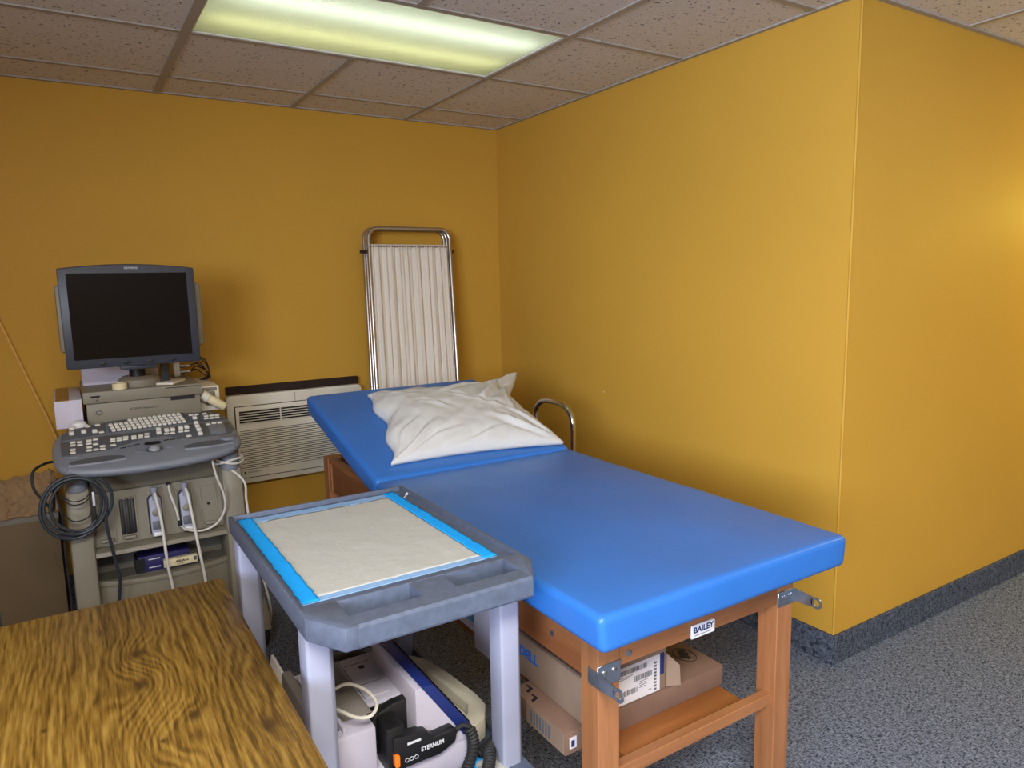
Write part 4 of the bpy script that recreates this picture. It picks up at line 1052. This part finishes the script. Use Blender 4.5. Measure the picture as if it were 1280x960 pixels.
wb = thing('white_box', 'upright white box with a dark round mark on the exam table shelf', 'box', (-1.26, -2.06, .354))
b = BM(); box(b, -1.335, -1.18, -2.134, -2.022, .3545, .525, .002); obj('body', b, 'lilac', wb)
b = BM(); lathe(b, [(.011, 0), (.011, -.0008)], (-1.298, -2.134, .385), 'y', 20); box(b, -1.318, -1.314, -2.1348, -2.134, .48, .496); obj('logo', b, 'ink_navy', wb)
tl = thing('teal_pack', 'teal pack in clear wrap lying behind the upright white box', 'pack', (-1.17, -1.86, .354))
def pack(u, v, o):
    x = -1.285+.26*u; y = -2.0+.285*v
    e = (max(0, 1-abs(2*u-1)**4)*max(0, 1-abs(2*v-1)**4))**.5
    h = .012+.125*e+.012*noise.noise(Vector((u*5, v*5, 3)))*e
    return Vector((x, y, .356+(h if o else 0)))
b = BM(); grid_solid(b, 26, 26, lambda u, v: pack(u, v, 1), lambda u, v: pack(u, v, 0)); obj('contents', b, 'teal', tl, ang=60)
b = BM()
for k in range(3): prism(b, [(-1.292-.003*k, -1.99), (-1.05, -1.99), (-1.05, -1.72), (-1.290-.003*k, -1.72)], 'z', .355+k*.009, .3585+k*.009)
obj('wrap_edge', b, 'lilac', tl)

# ================================================================== DESK in front
dk = thing('desk', 'desk with figured brown oak grain top below the grey cart', 'desk', (-2.75, -2.5, 0))
dk['label'] = 'desk with knotty golden brown oak grain top in front of the ultrasound machine'
b = BM(); box(b, -3.50, -2.003, -2.95, -2.043, .708, .74, .0025, 2); obj('top', b, 'desk', dk)
b = BM(); box(b, -3.44, -2.07, -2.12, -2.095, .30, .708, .003); obj('modesty_panel', b, 'panelwood', dk)
for x in (-3.45, -2.10):
    for y in (-2.90, -2.13):
        b = BM(); box(b, x, x+.04, y, y+.04, 0, .708, .003); obj('leg', b, 'desk_leg', dk)

# small chips on the walls
b = BM(); bmesh.ops.create_icosphere(b, subdivisions=2, radius=.004, matrix=Matrix.Translation((0, -.986, .847)) @ Matrix.Diagonal((.4, 1.2, .8, 1))); tag(obj('wall_plug', b, 'tape_roll'), 'tiny pale plug in the yellow side wall above the chrome handrail', 'plug')

# ================================================================== LIGHT
def area(name, loc, rot, sx, sy, power, col, spread=180):
    l = bpy.data.lights.new(name, 'AREA'); l.shape = 'RECTANGLE'; l.size = sx; l.size_y = sy; l.energy = power; l.color = col
    l.spread = math.radians(spread)
    o = bpy.data.objects.new(name, l); COL.objects.link(o); o.location = loc; o.rotation_euler = rot; return o
area('daylight_window_side', (XL+.03, -4.9, 1.70), (0, -PI/2, .40), .95, 1.9, 114, (.68, .78, 1.0), 112)
area('daylight_window_rear', (.5, YF+.03, 1.42), (PI/2, 0, 0), 3.1, 1.2, 5, (.68, .80, 1.0))
area('ceiling_lamp_hall', (X0+4*T, Y0-4.5*T, H-.012), (0, 0, 0), 1.15, .55, 20, (1.0, .84, .42))
area('ceiling_lamp_rear', (X0-3*T, Y0-5.5*T, H-.012), (0, 0, 0), 1.15, .55, 122, (1.0, .95, .88))
pl = bpy.data.lights.new('wall_glow_fill', 'POINT'); pl.energy = 19; pl.color = (1, .80, .12); pl.shadow_soft_size = .10  # added point light with no fitting, brightens the far end of the return wall
po = bpy.data.objects.new('wall_glow_fill', pl); COL.objects.link(po); po.location = (2.25, -2.68, 1.72)
w = bpy.data.worlds.new('world'); sc.world = w; w.use_nodes = True
w.node_tree.nodes['Background'].inputs[0].default_value = (.6, .75, 1, 1); w.node_tree.nodes['Background'].inputs[1].default_value = .4
sc.view_settings.view_transform = 'Standard'; sc.view_settings.look = 'None'; sc.view_settings.exposure = 0; sc.view_settings.gamma = 1
sc.view_settings.use_curve_mapping = False
sc.cycles.use_denoising = True
sc.cycles.max_bounces = 8
sc.cycles.sample_clamp_indirect = 4
